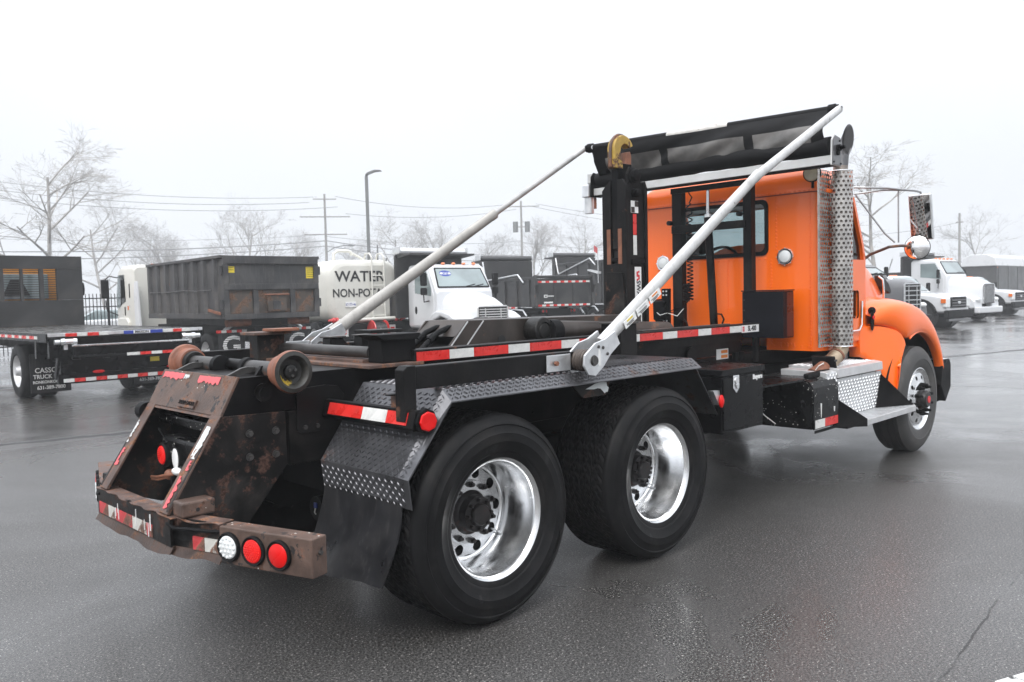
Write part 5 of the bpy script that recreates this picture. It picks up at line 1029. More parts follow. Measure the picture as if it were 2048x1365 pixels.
cbv = MB().loft([rr_sec(x, hw, .85, z, .14) for x, hw, z in ((5.75, 1.0, 2.70), (5.9, 1.02, 2.78), (6.9, 1.03, 2.78), (7.25, 1.0, 2.70), (7.5, .98, 2.0), (7.55, .98, .9))]).build('cab', 'cream_paint', G)
for s in (-1, 1):
    MB().prism([(6.55, 1.75), (7.38, 1.55), (7.36, 1.95), (7.18, 2.52), (6.60, 2.52)], s*1.021, s*1.034).build('side_window', 'glass_dark', G); bx('cab_vent', 'black_matte', G, 6.15, 6.22, *sorted((s*1.02, s*1.035)), 1.85, 2.25, .01)
    MB().tube([(7.2, s*1.03, 2.45), (7.42, s*1.2, 2.5), (7.5, s*1.3, 2.4)], .015, 6).tube([(7.3, s*1.03, 1.35), (7.5, s*1.28, 1.5), (7.5, s*1.3, 1.8)], .015, 6).build('mirror_arm', 'black_matte', G); bx('mirror_head', 'black_matte', G, 7.46, 7.54, *sorted((s*1.2, s*1.42)), 1.85, 2.4, .03)
    MB().prism([(6.15, .88), (6.2, 1.15), (6.4, 1.28), (7.1, 1.28), (7.2, 1.15), (7.2, .88), (7.05, .88), (6.98, 1.02), (6.42, 1.02), (6.35, .88)], s*.9, s*1.09).build('wheel_arch', 'cream_paint', G, .03); bx('side_marker', 'orange_lens', G, 6.3, 6.4, *sorted((s*1.025, s*1.04)), 1.5, 1.62, .01)
    MB().prism([(5.35, 1.0), (5.7, 1.0), (5.75, 1.9), (5.65, 2.3), (5.55, 2.3)], s*.98, s*1.05).build('side_fairing', 'white_paint', G, .01); cy_('air_tank', 'galv', G, (4.6, s*.8, .75), (5.5, s*.8, .75), .16); bx('door_handle', 'black_matte', G, 6.6, 6.66, *sorted((s*1.022, s*1.045)), 1.35, 1.6, .01)
MB().loft([rr_sec(x, hw, 2.70, z, .03) for x, hw, z in ((6.95, .16, 2.86), (7.15, .16, 2.84))]).build('roof_marker', 'orange_lens', G)
for _o in G.children:
    if _o.name.split('.')[0] in ('cab', 'side_window', 'cab_vent', 'mirror_arm', 'mirror_head', 'wheel_arch', 'side_marker', 'side_fairing', 'door_handle', 'roof_marker') or (_o.name.startswith('wheel') and _o.location.x > 5): _o.location.x += .75

# ---- water tanker
Wt = thing('water_truck', 'white water tanker lettered WATER with ladder and red hose reel at its rear', 'truck', (11.50, 16.70, 0), 80)
rg_ = []
for x, k in ((-.02, .80), (.0, .90), (.05, .965), (.12, 1.0), (4.6, 1.0), (4.72, .95)):
    rg_.append(rr_sec(x, 1.16*k, 1.88-.95*k, 1.88+.95*k, .48*k, 7))
tkr = MB().loft(rg_).build('tank', 'cream_paint', Wt)
txt('WATER', .44, (-.027, .12, 2.32), (0, -1, 0), (0, 0, 1), 'ink_black', tkr, xs=1.05, bold=.008); txt('NON-POTABLE', .34, (-.027, -.02, 1.83), (0, -1, 0), (0, 0, 1), 'ink_black', tkr, xs=.88, bold=.006)
pt_ = bx('number_plate', 'sticker_white', Wt, -.045, -.0295, .28, .62, 1.42, 1.58, .003); txt('57173-46', .10, (-.0475, .45, 1.50), (0, -1, 0), (0, 0, 1), 'ink_blue', pt_, xs=.85)
ld = MB()
for y in (-.22, -.62): ld.tube([(-.14, y, 1.0), (-.14, y, 2.9), (.0, y, 3.02), (.3, y, 3.02), (.4, y, 2.84)], .026, 8)
ldo = ld.build('ladder', 'cream_paint', Wt)
for k in range(6): cy_('rung', 'cream_paint', ldo, (-.14, -.62, 1.15+k*.3), (-.14, -.22, 1.15+k*.3), .018, n=8)
MB().tube([(.9, .55, 2.82), (.9, .55, 3.05), (.88, .42, 3.14), (.86, .1, 3.14), (.86, .0, 3.1), (.86, -.02, 3.0)], .05, 10).tube([(.9, .0, 3.1), (.9, -.3, 2.95), (.9, -.5, 2.82)], .04, 8).build('fill_pipe', 'cream_paint', Wt)
MB().cyl((-.2, 1.0, 1.03), (-.2, -1.05, 1.06), .055, n=12).build('spray_bar', 'cream_paint', Wt)
for y in (.98, 1.08, -.95, -1.1): MB().lathe((-.2, y, 1.045), (0, 1 if y > 0 else -1, 0), [(.05, -.05), (.085, -.04), (.085, .03), (.05, .04), (.03, .16)], 12).build('spray_nozzle', 'red_paint', Wt)
for s in (-1, 1):
    lb = bx('lamp_bar', 'sticker_white', Wt, -.04, .0, *sorted((s*.55, s*1.0)), .55, .85, .01); [bx('tail_lamp', 'red_lens', lb, -.055, -.041, *sorted((s*(.62+.2*q), s*(.76+.2*q))), .62, .78, .01) for q in range(2)]
    bwheel(Wt, 1.2, s*1.15, .5, .27, s, dual=True); bwheel(Wt, 2.6, s*1.15, .5, .27, s, dual=True)
bx('chassis', 'black_matte', Wt, .05, 8, -1.0, 1.0, .45, .92, .02)
for s in (-1, 1): MB().lathe((-.30, -.30, .70), (0, s, 0), [(.05, .20), (.30, .20), (.32, .21), (.30, .235), (.05, .235)], 28).build('hose_reel', 'red_paint', Wt)
for k in range(7): MB().lathe((-.30, -.30+(k-3)*.055, .70), (0, 1, 0), [(.20, -.028), (.25, -.02), (.262, 0), (.25, .02), (.20, .028)], 24).build('hose_coil', 'rubber', Wt)
bx('reel_bracket', 'red_paint', Wt, -.5, -.02, -.6, .0, .36, .40, .005); MB().tube([(-.56, -.25, .78), (-.57, -.30, .66), (-.56, -.34, .60)], .02, 8).build('hose_nozzle', 'galv', Wt)
MB().loft([rr_sec(x, hw, .8, z, .12) for x, hw, z in ((5.3, 1.0, 2.5), (6.9, 1.0, 2.5), (7.2, .95, 1.8))]).build('cab', 'white_paint', Wt)

# ---- conventional trucks seen from the front quarter
def front_truck(name, label, loc, head, col, hw=1.0, zc=2.55, hood_z=(1.75, 1.35), slats=7, grille='chrome', box=None, roofl=True, grp=None, vert=False):
    P = thing(name, label, 'truck', loc, head, grp)      # origin on the ground below the front bumper, x forward
    cb_ = MB().loft([rr_sec(x, w_, z0, z, .12) for x, w_, z0, z in ((-3.0, hw-.03, .75, zc-.06), (-2.9, hw, .72, zc), (-2.0, hw, .72, zc), (-1.80, hw-.03, .72, zc-.07), (-1.42, hw-.02, .72, hood_z[0]+.10), (-1.38, hw-.04, .72, hood_z[0]))]).build('cab', col, P)
    # windshield and side glass
    a, b = V((-1.44, 0, hood_z[0]+.13)), V((-1.765, 0, zc-.14)); n = V((b.z-a.z, 0, a.x-b.x)).normalized()
    ws = MB(); y0, y1 = hw-.12, hw-.20
    vs_a = [a+V((0, -y0, 0)), a+V((0, y0, 0)), b+V((0, y1, 0)), b+V((0, -y1, 0))]; ws.add([p+n*.016 for p in vs_a]+[p+n*.026 for p in vs_a], [(3, 2, 1, 0), (4, 5, 6, 7), (0, 1, 5, 4), (1, 2, 6, 5), (2, 3, 7, 6), (3, 0, 4, 7)]); wso = ws.build('windshield', 'shield_glass', P, .01)
    fr_ = MB(); pr = [p+n*.02 for p in vs_a]
    for i in range(4): fr_.tube([pr[i], pr[(i+1) % 4]], .022, 6)
    fr_.build('windshield_seal', 'black_matte', wso)
    for k in (-1, 1): MB().bar(a+n*.04+V((0, k*.15+.1, -.02)), a.lerp(b, .12)+n*.04+V((0, k*.15+.55, 0)), .012, .02).build('wiper', 'black_matte', wso)
    for s in (-1, 1):
        MB().prism([(-2.55, hood_z[0]-.02), (-1.62, hood_z[0]-.12), (-1.62, hood_z[0]+.12), (-1.88, zc-.2), (-2.55, zc-.2)], s*(hw-.004), s*(hw+.012)).build('side_window', 'shield_glass', P, .01)
        MB().prism([(-2.68, .82), (-1.50, .82), (-1.50, hood_z[0]-.1), (-1.85, zc-.12), (-2.68, zc-.12)], s*(hw-.03), s*(hw+.006)).build('door', col, P, .02)
        MB().ball((-2.5, s*(hw+.01), 1.28), .12, 10, 8, .5, .25, 1.0).build('door_handle', 'black_matte', P)
        MB().tube([(-1.75, s*hw, 1.55), (-1.62, s*(hw+.25), 1.52), (-1.6, s*(hw+.27), 1.75)], .018, 6).build('mirror_arm', 'black_matte', P); bx('mirror_head', 'black_matte', P, -1.66, -1.58, *sorted((s*(hw+.14), s*(hw+.36))), 1.98, 2.36, .04); bx('spot_mirror', 'black_matte', P, -1.66, -1.58, *sorted((s*(hw+.14), s*(hw+.36))), 1.72, 1.93, .05)
        bwheel(P, -.95, s*1.12, .5, .28, s); bwheel(P, -5.2, s*1.12, .5, .28, s, dual=True)
    rg2 = []
    for x, w_, zt, zb2, e_ in ((-1.40, hw-.16, hood_z[0], .80, 4), (-1.0, hw-.24, hood_z[0]-.06, .80, 4), (-.5, hw-.36, (hood_z[0]+hood_z[1])/2+.03, .78, 4), (-.15, hw-.44, hood_z[1]+.06, .78, 4.5), (-.02, hw-.47, hood_z[1]-.02, .80, 5)):
        rg2.append([V((x, w_*math.copysign(abs(math.cos(t_))**(2/e_), math.cos(t_)), zb2+(zt-zb2)*abs(math.sin(t_))**(2/e_))) for t_ in [math.pi*i/18 for i in range(19)]])
    hd_ = MB().loft(rg2).build('hood', col, P)
    gw = hw-.52; gz0, gz1 = .80, hood_z[1]-.08
    gr = MB().box(-.012, .015, -gw, gw, gz0, gz1).build('grille', 'black_matte', hd_, .02)
    if vert:
        for k in range(14): MB().box(.0155, .03, -gw+.03+k*(2*gw-.06)/13-.012, -gw+.03+k*(2*gw-.06)/13+.012, gz0+.03, gz1-.03).build('grille_bar', grille, gr)
    else:
        for k in range(slats): z = gz0+.06+(gz1-gz0-.12)*k/(slats-1); MB().box(.0155, .04, -gw+.02, gw-.02, z-.014, z+.014).build('grille_bar', grille, gr)
        for y in (-gw*.55, gw*.55): MB().box(.0155, .036, y-.012, y+.012, gz0+.03, gz1-.03).build('grille_bar', grille, gr)
    for y in (-gw-.03, gw+.03): bx('grille_surround', grille, gr, -.01, .035, y-.022, y+.022, gz0, gz1, .01)
    bx('grille_surround', grille, gr, -.01, .035, -gw, gw, gz1+.001, gz1+.04, .01)
    for s in (-1, 1):
        pf = [(-1.62, .78), (-1.58, 1.02), (-1.45, 1.18), (-1.2, 1.27), (-.8, 1.26), (-.45, 1.18), (-.2, 1.05), (-.08, .90), (-.05, .60), (-.32, .58), (-.38, .80), (-.55, 1.0), (-.95, 1.10), (-1.32, .98), (-1.48, .76)]
        fo_ = MB().prism(pf, s*(hw-.55), s*1.15).build('fender', col, P, .06, seg=3); MB().prism([(-1.5, .55), (-.36, .55), (-.5, .98), (-.95, 1.08), (-1.35, .96)], s*(hw-.54), s*.86).build('wheel_well', 'black_matte', fo_)
        MB().ball((-.10, s*(hw-.16), .98), .22, 16, 10, .62, 1.0, .45).build('headlight', 'clear_lens', fo_)
    bp2 = bx('front_bumper', box.get('bumper', 'white_paint') if box else 'white_paint', P, -.10, .12, -1.15, 1.15, .38, .66, .05)
    bx('chassis', 'black_matte', P, -8.2, -.3, -.42, .42, .55, .95, .01); bx('side_tank', 'black_matte', P, -3.1, -1.75, -.98, .98, .42, .73, .05)
    if roofl:
        for k in range(5): MB().ball((-1.98, (k-2)*.36, zc+.02), .06, 10, 6, 1.2, 1, .6).build('roof_marker', 'orange_lens', P)
    return P
m2 = front_truck('dump_truck', 'white conventional dump truck with black body and year oval on its windshield', (13.05, 12.72, 0), 262, 'white_paint', zc=2.62, hood_z=(1.80, 1.42), slats=7, grille='alu_white')
ov = MB(); a, b = V((-1.44, 0, 1.93)), V((-1.765, 0, 2.48)); n = V((b.z-a.z, 0, a.x-b.x)).normalized(); e2 = (b-a).normalized(); c_ = a.lerp(b, .72)+V((0, -.50, 0))+n*.028
ov.add([c_+V((0, 1, 0))*.20*math.cos(2*math.pi*i/24)+e2*.10*math.sin(2*math.pi*i/24) for i in range(24)], [tuple(range(24))]); ovo = ov.build('year_sticker', 'ink_blue', m2)
ov = MB(); ov.add([c_+n*.002+V((0, 1, 0))*.185*math.cos(2*math.pi*i/24)+e2*.045*math.sin(2*math.pi*i/24) for i in range(24)], [tuple(range(24))]); ov.build('sticker_band', 'sticker_white', ovo); txt('2020', .11, c_+n*.004, (0, 1, 0), e2, 'ink_blue', ovo, bold=.003)
def dump_body(P, x0, x1, z0, z1, zh, tarp='alu_white', hw=1.2, front=True, stripes=True, mesh=True):
    # x0 tail .. x1 headboard (x forward)
    fl_ = bx('body_floor', 'body_black', P, x0, x1, -hw+.05, hw-.05, z0, z0+.08, .004)
    for s in (-1, 1):
        sw_ = bx('body_side', 'body_black', P, x0, x1, *sorted((s*(hw-.08), s*hw)), z0, z1, .01); bx('side_rail', 'body_black', sw_, x0, x1, *sorted((s*(hw-.10), s*(hw+.04))), z1+.001, z1+.10, .01)
        for k in range(5): bx('side_rib', 'body_black', sw_, x0+.25+k*(x1-x0-.5)/4-.05, x0+.25+k*(x1-x0-.5)/4+.05, *sorted((s*(hw+.001), s*(hw+.06))), z0+.05, z1-.01, .01)
        tapes(sw_, (x0+.1 if s < 0 else x1-.3, s*(hw+.065), z0-.02), (1 if s < 0 else -1, 0, 0), (0, 0, .06), [.30, .17]*6)
        MB().tube([(x1-.35, s*(hw+.06), zh-.05), (x1-.6, s*(hw+.07), zh-.8), (x0+1.0, s*(hw+.07), z1+.2), (x0+.6, s*(hw+.06), z1-.1)], .03, 8).build('tarp_arm', 'galv', P)
    hb_ = bx('headboard', 'body_black', P, x1, x1+.09, -hw, hw, z0, zh, .01)
    MB().prism([(x1+.02, zh-.10), (x1+.9, zh-.02), (x1+.9, zh+.03), (x1+.02, zh+.02)], -hw+.05, hw-.05).build('cab_shield', 'body_black', hb_)
    th = MB().prism([(x1+.0, zh+.032), (x1+.36, zh+.032), (x1+.40, zh+.12), (x1+.30, zh+.22), (x1+.08, zh+.22), (x1-.02, zh+.12)], -hw+.02, hw-.02).build('tarp_housing', tarp, P, .02)
    for s in (-1, 1): bx('housing_end', 'galv', th, x1-.03, x1+.42, *sorted((s*(hw-.018), s*(hw+.03))), zh+.03, zh+.25, .02)
    return fl_
dump_body(m2, -7.2, -3.45, 1.05, 1.85, 2.95, 'white_paint')
PB = [('dump_truck', 'black dump truck body with striped tailgate right of the white dump truck', (19.55, 15.9, 0), 74), ('dump_truck', 'black dump truck with a small red flag, half hidden behind the hook mast', (26.0, 17.9, 0), 74)]
for i, (nm, lb, loc, hd2) in enumerate(PB):
    P = thing(nm, lb, 'truck', loc, hd2)
    z1 = 2.20 if i == 0 else 3.0
    dump_body(P, .1, 4.3, 1.22, z1, 3.05 if i == 0 else 3.4, 'body_black')
    tg = bx('tailgate', 'body_black', P, -.06, .05, -1.16, 1.16, 1.20, z1+.02, .01)
    for z in (1.27, z1-.09): tapes(tg, (-.0605, 1.1, z), (0, -1, 0), (0, 0, .065), [.157]*14)
    for y in (-1.1, -.4, .4, 1.1): bx('gate_rib', 'body_black', tg, -.085, -.061, y-.05, y+.05, 1.32, z1-.14, .006)
    bx('gate_cap', 'body_black', tg, -.10, .10, -1.18, 1.18, z1+.03, z1+.14, .02)
    lg_ = MB().box(-.068, -.062, .72, .86, 1.55, 1.65).build('maker_mark', 'sticker_white', tg); MB().box(-.0705, -.0685, .75, .83, 1.575, 1.625).build('mark_centre', 'body_black', lg_); MB().box(-.068, -.062, .42, .70, 1.585, 1.615).build('maker_word', 'sticker_white', tg); MB().box(-.068, -.062, .5, .86, 1.345, 1.40).build('plate_sticker', 'sticker_white', tg)
    for s in (-1, 1):
        MB().prism([(-.16, 1.25), (.12, 1.18), (.2, 1.6), (.1, z1+.1), (-.12, z1+.16), (-.2, z1-.2), (-.08, 1.7)], s*1.17, s*1.26).build('gate_hinge_arm', 'body_black', P, .01); MB().tube([(-.15, s*1.28, z1-.1), (-.2, s*1.3, 1.7), (-.12, s*1.28, 1.3)], .02, 6).build('gate_chain', 'steel_dark', P)
        bwheel(P, 1.1, s*1.15, .51, .28, s, dual=True); bwheel(P, 2.5, s*1.15, .51, .28, s, dual=True); bx('mud_flap', 'rubber', P, .4, .415, *sorted((s*.5, s*1.15)), .2, .95, .003)
        MB().tube([(2.0, s*1.22, .95), (1.9, s*1.25, 1.08), (1.5, s*1.25, 1.14), (.8, s*1.25, 1.1), (.55, s*1.24, .9)], .03, 8).build('fender_edge', 'galv', P)
        for q in range(3): cy_('tail_lamp', 'red_lens', P, (.35, s*(.35+.16*q), 1.06), (.34, s*(.35+.16*q), 1.06), .05)
    bx('chassis', 'black_matte', P, .3, 7.5, -.5, .5, .6, 1.15, .02); MB().loft([rr_sec(x, hw, .9, z, .12) for x, hw, z in ((5.0, 1.0, 2.5), (6.6, 1.0, 2.5), (6.9, .95, 1.9))]).build('cab', 'grey_paint' if i == 0 else 'white_paint', P)
    if i == 1:
        fg = MB().add([(.35, 1.35, 3.35), (.35, 1.35, 3.6), (.25, 1.60, 3.7), (.2, 1.65, 3.45), (.36, 1.35, 3.35), (.36, 1.35, 3.6), (.26, 1.60, 3.7), (.21, 1.65, 3.45)], [(0, 1, 2, 3), (7, 6, 5, 4), (0, 4, 5, 1), (1, 5, 6, 2), (2, 6, 7, 3), (3, 7, 4, 0)]).build('red_flag', 'red_paint', P); cy_('flag_staff', 'galv', P, (.35, 1.35, 2.1), (.35, 1.35, 3.6), .02)
        MB().prism([(.3, 2.6), (1.1, 2.72), (1.1, 2.66), (.3, 2.5)], 1.22, 1.4).build('side_board', 'white_paint', P)

# ---- right-hand row, all facing the same way
gt = front_truck('hood_truck', 'dark grey truck with black slatted grille just beyond the orange hood', (26.5, 6.35, 0), 262, 'grey_paint', zc=2.45, hood_z=(1.95, 1.78), slats=6, grille='galv', box={'bumper': 'black_matte'}, roofl=False)
bx('van_box', 'body_black', gt, -7.5, -3.2, -1.2, 1.2, 1.0, 2.3, .02)
kw = front_truck('tall_hood_truck', 'white dump truck with chrome vertical-bar grille and amber roof lamps in the right-hand row', (38.2, 7.3, 0), 262, 'white_paint', zc=2.85, hood_z=(2.05, 1.72), grille='alu_polish', vert=True)
dump_body(kw, -7.5, -3.4, 1.1, 2.2, 3.0, 'body_black')
def pickup(name, label, loc, head, body=None):
    P = thing(name, label, 'truck', loc, head)
    col = 'white_paint'
    bd = MB().loft([rr_sec(x, hw, .62, z, .10) for x, hw, z in ((-5.6, .96, 1.30), (-3.2, .98, 1.34), (-1.75, .98, 1.38), (-1.1, .96, 1.36), (-.5, .94, 1.31), (-.12, .90, 1.24), (.0, .84, 1.16))]).build('body', col, P)
    MB().loft([rr_sec(x, hw, 1.30, z, .08) for x, hw, z in ((-3.35, .86, 1.95), (-3.15, .88, 2.06), (-2.4, .88, 2.06), (-2.2, .86, 2.02), (-1.45, .88, 1.40))]).build('cab', col, P)
    a, b = V((-1.50, 0, 1.44)), V((-2.16, 0, 1.97)); n = V((b.z-a.z, 0, a.x-b.x)).normalized(); vs_a = [a+V((0, -.76, 0)), a+V((0, .76, 0)), b+V((0, .70, 0)), b+V((0, -.70, 0))]
    MB().add([p+n*.02 for p in vs_a]+[p+n*.035 for p in vs_a], [(3, 2, 1, 0), (4, 5, 6, 7), (0, 1, 5, 4), (1, 2, 6, 5), (2, 3, 7, 6), (3, 0, 4, 7)]).build('windshield', 'shield_glass', P)
    gr = bx('grille', 'black_matte', P, -.01, .05, -.60, .60, .80, 1.20, .03)
    for z in (.88, .98, 1.08): bx('grille_bar', 'grey_paint', gr, .051, .07, -.55, .55, z-.022, z+.022, .008)
    MB().ball((.06, 0, .99), .10, 16, 8, .2, 1.2, .55).build('grille_emblem', 'galv', gr)
    bx('front_bumper', 'black_matte', P, -.05, .14, -.98, .98, .42, .72, .05); bx('air_dam', 'grey_paint', P, -.02, .10, -.85, .85, .30, .40, .02)
    for s in (-1, 1):
        hl = bx('headlight', 'clear_lens', P, -.10, .035, *sorted((s*.61, s*.93)), .82, 1.16, .03); bx('turn_lamp', 'orange_lens', hl, -.16, .02, *sorted((s*.931, s*.955)), .98, 1.14, .01)
        MB().prism([(-2.5, 1.44), (-1.62, 1.44), (-2.05, 1.92), (-2.5, 1.94)], s*.872, s*.893).build('side_window', 'shield_glass', P); MB().prism([(-3.1, 1.44), (-2.58, 1.44), (-2.58, 1.94), (-3.1, 1.92)], s*.872, s*.893).build('side_window', 'shield_glass', P)
        pf = [(-1.52, .62)]+[(-.95+.56*math.cos(R(180-i*15)), .50+.56*math.sin(R(180-i*15))) for i in range(13)]+[(-.38, .62), (-.30, .62)]+[(-.95+.66*math.cos(R(i*15)), .52+.64*math.sin(R(i*15))) for i in range(13)]+[(-1.62, .62)]
        MB().prism(pf[1:-1], s*.93, s*1.03).build('wheel_flare', 'black_matte', P); MB().cyl((-.95, s*.6, .5), (-.95, s*1.0, .5), .55, n=28).build('wheel_well', 'ink_black', P)
        bwheel(P, -.95, s*1.04, .42, .25, s, 'chrome'); bwheel(P, -4.6, s*1.08, .42, .25, s, dual=True)
        MB().tube([(-1.75, s*.9, 1.5), (-1.7, s*1.1, 1.52)], .02, 6).build('mirror_arm', 'black_matte', P); bx('mirror_head', 'black_matte', P, -1.76, -1.66, *sorted((s*1.08, s*1.30)), 1.42, 1.76, .04)
    for k in range(3): MB().ball((-2.5, (k-1)*.2, 2.07), .05, 8, 6, 1.4, 1, .5).build('roof_marker', 'orange_lens', P)
    bx('chassis', 'black_matte', P, -6.5, -.3, -.4, .4, .45, .62, .01); return P
f1 = pickup('pickup_truck', 'white pickup with black wheel flares and bumper beside the dark grey truck', (30.75, 6.25, 0), 262)
bx('service_body', 'body_black', f1, -7.4, -3.5, -1.15, 1.15, .9, 1.7, .02)
f2 = pickup('pickup_truck', 'white pickup with black grille at the far right edge', (45.9, 8.0, 0), 262)
tl = thing('dump_trailer', 'long black trailer under a white tarp, far right background', 'trailer', (72, 17.5, 0), 0)
bx('trailer_body', 'body_black', tl, 0, 16, -1.3, 1.3, 1.0, 3.15, .02); MB().prism([(-1.35, 3.13), (1.35, 3.13), (1.2, 3.8), (.6, 4.1), (-.6, 4.1), (-1.2, 3.8)], -.1, 16.1, 'yz').build('white_tarp', 'white_paint', tl, .05)
for k in range(6): bx('body_rib', 'body_black', tl, .4+k*2.7, .5+k*2.7, -1.33, -1.301, 1.0, 3.1, .01)
for x in (12.5, 13.9): bwheel(tl, x, -1.2, .52, .28, -1); bwheel(tl, x, 1.2, .52, .28, 1)
bx('landing_gear', 'black_matte', tl, 3, 3.2, -.9, -.7, .0, 1.0, .01); bx('landing_gear', 'black_matte', tl, 3, 3.2, .7, .9, .0, 1.0, .01); cy_('side_lamp', 'orange_lens', tl, (.2, -1.3, 3.0), (.2, -1.33, 3.0), .05)
# white truck glimpsed left of the tall white truck
vn = thing('box_truck', 'white vehicle roof seen just above the orange hood, behind the grey truck', 'truck', (30.5, 14.5, 0), 262)
MB().loft([rr_sec(x, hw, .6, z, .15) for x, hw, z in ((-5.5, 1.0, 2.2), (-1.9, 1.0, 2.2), (-1.2, .95, 1.5), (0, .9, 1.3))]).build('body', 'white_paint', vn)
for s in (-1, 1): bwheel(vn, -.9, s*1.0, .4, .25, s); bwheel(vn, -4.4, s*1.0, .4, .25, s)
bx('light_bar', 'orange_lens', vn, -2.9, -2.6, -.45, .45, 2.21, 2.30, .02); MB().prism([(-2.6, 1.55), (-1.75, 1.55), (-2.05, 2.05), (-2.6, 2.05)], -1.01, -.98).build('side_window', 'shield_glass', vn)

# ---- iron fence and a car beyond it
fn = thing('iron_fence', 'black iron picket fence behind the flatbed headboard', 'fence', (-4, 26.5, 0), 6)
for z in (.35, 1.62, 1.92): bx('fence_rail', 'black_matte', fn, 0, 30, -.02, .02, z-.02, z+.02, .003)
pk = MB().box(-.011, .011, -.011, .011, 0, 2.05).build('picket', 'black_matte', fn); pk.location = (0, 0, 1.06)
for k in range(1, 230):
    o = pk.copy(); C.objects.link(o); o.location = (k*.13, 0, 1.06); o.parent = fn
for k in range(11): bx('fence_post', 'black_matte', fn, k*3-.035, k*3+.035, .025, .095, 0, 2.2, .005)
cr = thing('parked_car', 'pale car parked beyond the iron fence', 'car', (11.2, 39, 0), 175)
MB().loft([rr_sec(x, hw, .35, z, .12) for x, hw, z in ((-2.2, .75, .85), (-2.0, .85, 1.0), (-.9, .88, 1.02), (1.2, .88, .98), (2.0, .82, .85), (2.2, .7, .7))]).build('body', 'white_paint', cr)
MB().loft([rr_sec(x, hw, .9, z, .1) for x, hw, z in ((-1.6, .75, 1.05), (-1.0, .72, 1.45), (.3, .72, 1.48), (1.1, .78, 1.02))]).build('cabin', 'shield_glass', cr)
for s in (-1, 1):
    for x in (-1.35, 1.35): bwheel(cr, x, s*.88, .32, .2, s)

# ================================================================= bare trees
def tree_mesh(seed, H, spread, pale, lean=0, trunk_frac=.28, limbs=7, up=.55):
    rg = random.Random(seed); tk_ = MB(); cr_ = MB()
    def seg(mb, pts, rs, n): mb.tube(pts, rs, n, caps=False)
    def grow(p, d_, L, r, lvl):
        n = 4 if lvl < 3 else 3; pts = [p]; rs = [r]; q = p; dd = d_.copy()
        for i in range(n):
            dd = (dd+V((rg.gauss(0, .10), rg.gauss(0, .10), rg.gauss(0, .07)+.07*up))).normalized(); q = q+dd*(L/n); pts.append(q); rs.append(max(.0045, r*(1-.6*(i+1)/n)))
        seg(tk_ if lvl == 0 else cr_, pts, rs, 6 if lvl < 2 else 3)
        if lvl >= 5: return
        m = {0: limbs, 1: 5, 2: 5, 3: 4, 4: 3}[lvl]
        for k in range(m):
            f = (.45 if lvl else trunk_frac)+(1-(.45 if lvl else trunk_frac))*(k+rg.random()*.8)/m if lvl else trunk_frac+(1-trunk_frac)*(k+rg.random()*.5)/m
            f = min(f, .999); i = min(int(f*n), n-1); bp0 = pts[i].lerp(pts[i+1], f*n-i); rb = rs[i]*.62
            az = rg.random()*2*math.pi+k*2.4; side = V((math.cos(az), math.sin(az), 0)); side = (side-dd*side.dot(dd)).normalized()
            a_ = R(rg.uniform(28, 58)) if lvl else R(rg.uniform(35, 65)*spread); nd = (dd*math.cos(a_)+side*math.sin(a_)).normalized()
            Lr = rg.uniform(.45, .68) if lvl else rg.uniform(.40, .62)*(1.15-.55*f)
            grow(bp0, nd, L*Lr, max(.0045, rb), lvl+1)
    grow(V((0, 0, 0)), V((lean, lean*.3, 1)).normalized(), H*.86, H*.017, 0)
    return tk_, cr_
protos = {}
def tree(kind, label, loc, H, rz=0):
    if kind not in protos:
        sd, sp_, pale, lean, tf, lb, up = {'vase': (3, .8, 0, .0, .22, 10, .9), 'wide': (8, 1.25, 0, .03, .25, 9, .4), 'sycamore': (21, 1.1, 1, -.10, .30, 9, .25), 'upright': (14, .62, 0, .0, .25, 11, 1.2)}[kind]
        a, b = tree_mesh(sd, 10, sp_, pale, lean, tf, lb, up); P = thing('bare_tree', label, 'tree', loc, rz, 'bare trees beyond the lot'); mt = 'bark_pale' if pale else 'bark'
        a.build('trunk', mt, P); b.build('crown', mt, P); protos[kind] = P
    else:
        P = copy_tree(protos[kind]); P.location = loc; P['label'] = label
    P.rotation_euler = (0, 0, R(rz)); P.scale = (H/10,)*3; P.name = 'bare_tree'
    return P
tree('sycamore', 'tall pale leaning bare tree at the left edge', (23.9, 92.5, 0), 17.7, 140)
tree('wide', 'bare tree rising behind the white cab-over cab', (35.5, 110.8, 0), 14.4, 40)
tree('vase', 'bare tree rising left of the container top rail', (47.5, 119.3, 0), 12.6, 100)
tree('vase', 'round bare tree rising above the container tailgate', (52.3, 104.4, 0), 13.8, 10)
tree('upright', 'small bare tree beside the crossarm utility pole', (68.7, 118.9, 0), 11.4, 70)
tree('wide', 'bare tree right of the parking lot lamp', (66.3, 90.8, 0), 11.8, 200)
tree('upright', 'bare tree behind the left tarp arm', (84.8, 103.2, 0), 12.8, 150)
tree('vase', 'bare tree between the left tarp arm and the transformer pole', (90.0, 98.0, 0), 10.8, 260)
tree('upright', 'bare tree directly below the transformer pole', (81.1, 76.3, 0), 10.5, 30)
tree('wide', 'bare tree left of the hook mast', (95.9, 82.2, 0), 12.6, 300)
tree('sycamore', 'pale bare tree right of the exhaust stack', (82.4, 29.7, 0), 14.2, 20)
tree('vase', 'faint far tree behind the water tanker', (86.8, 131.7, 0), 11.3, 200)
tree('wide', 'faint bare tree at the right edge above the trailer', (173.8, 46.1, 0), 14.2, 90)
tree('upright', 'faint bare tree above the white cab-over roof', (53.4, 135.3, 0), 11.6, 60)
tree('wide', 'faint low bare tree behind the container middle', (59.2, 132.4, 0), 9.8, 10)

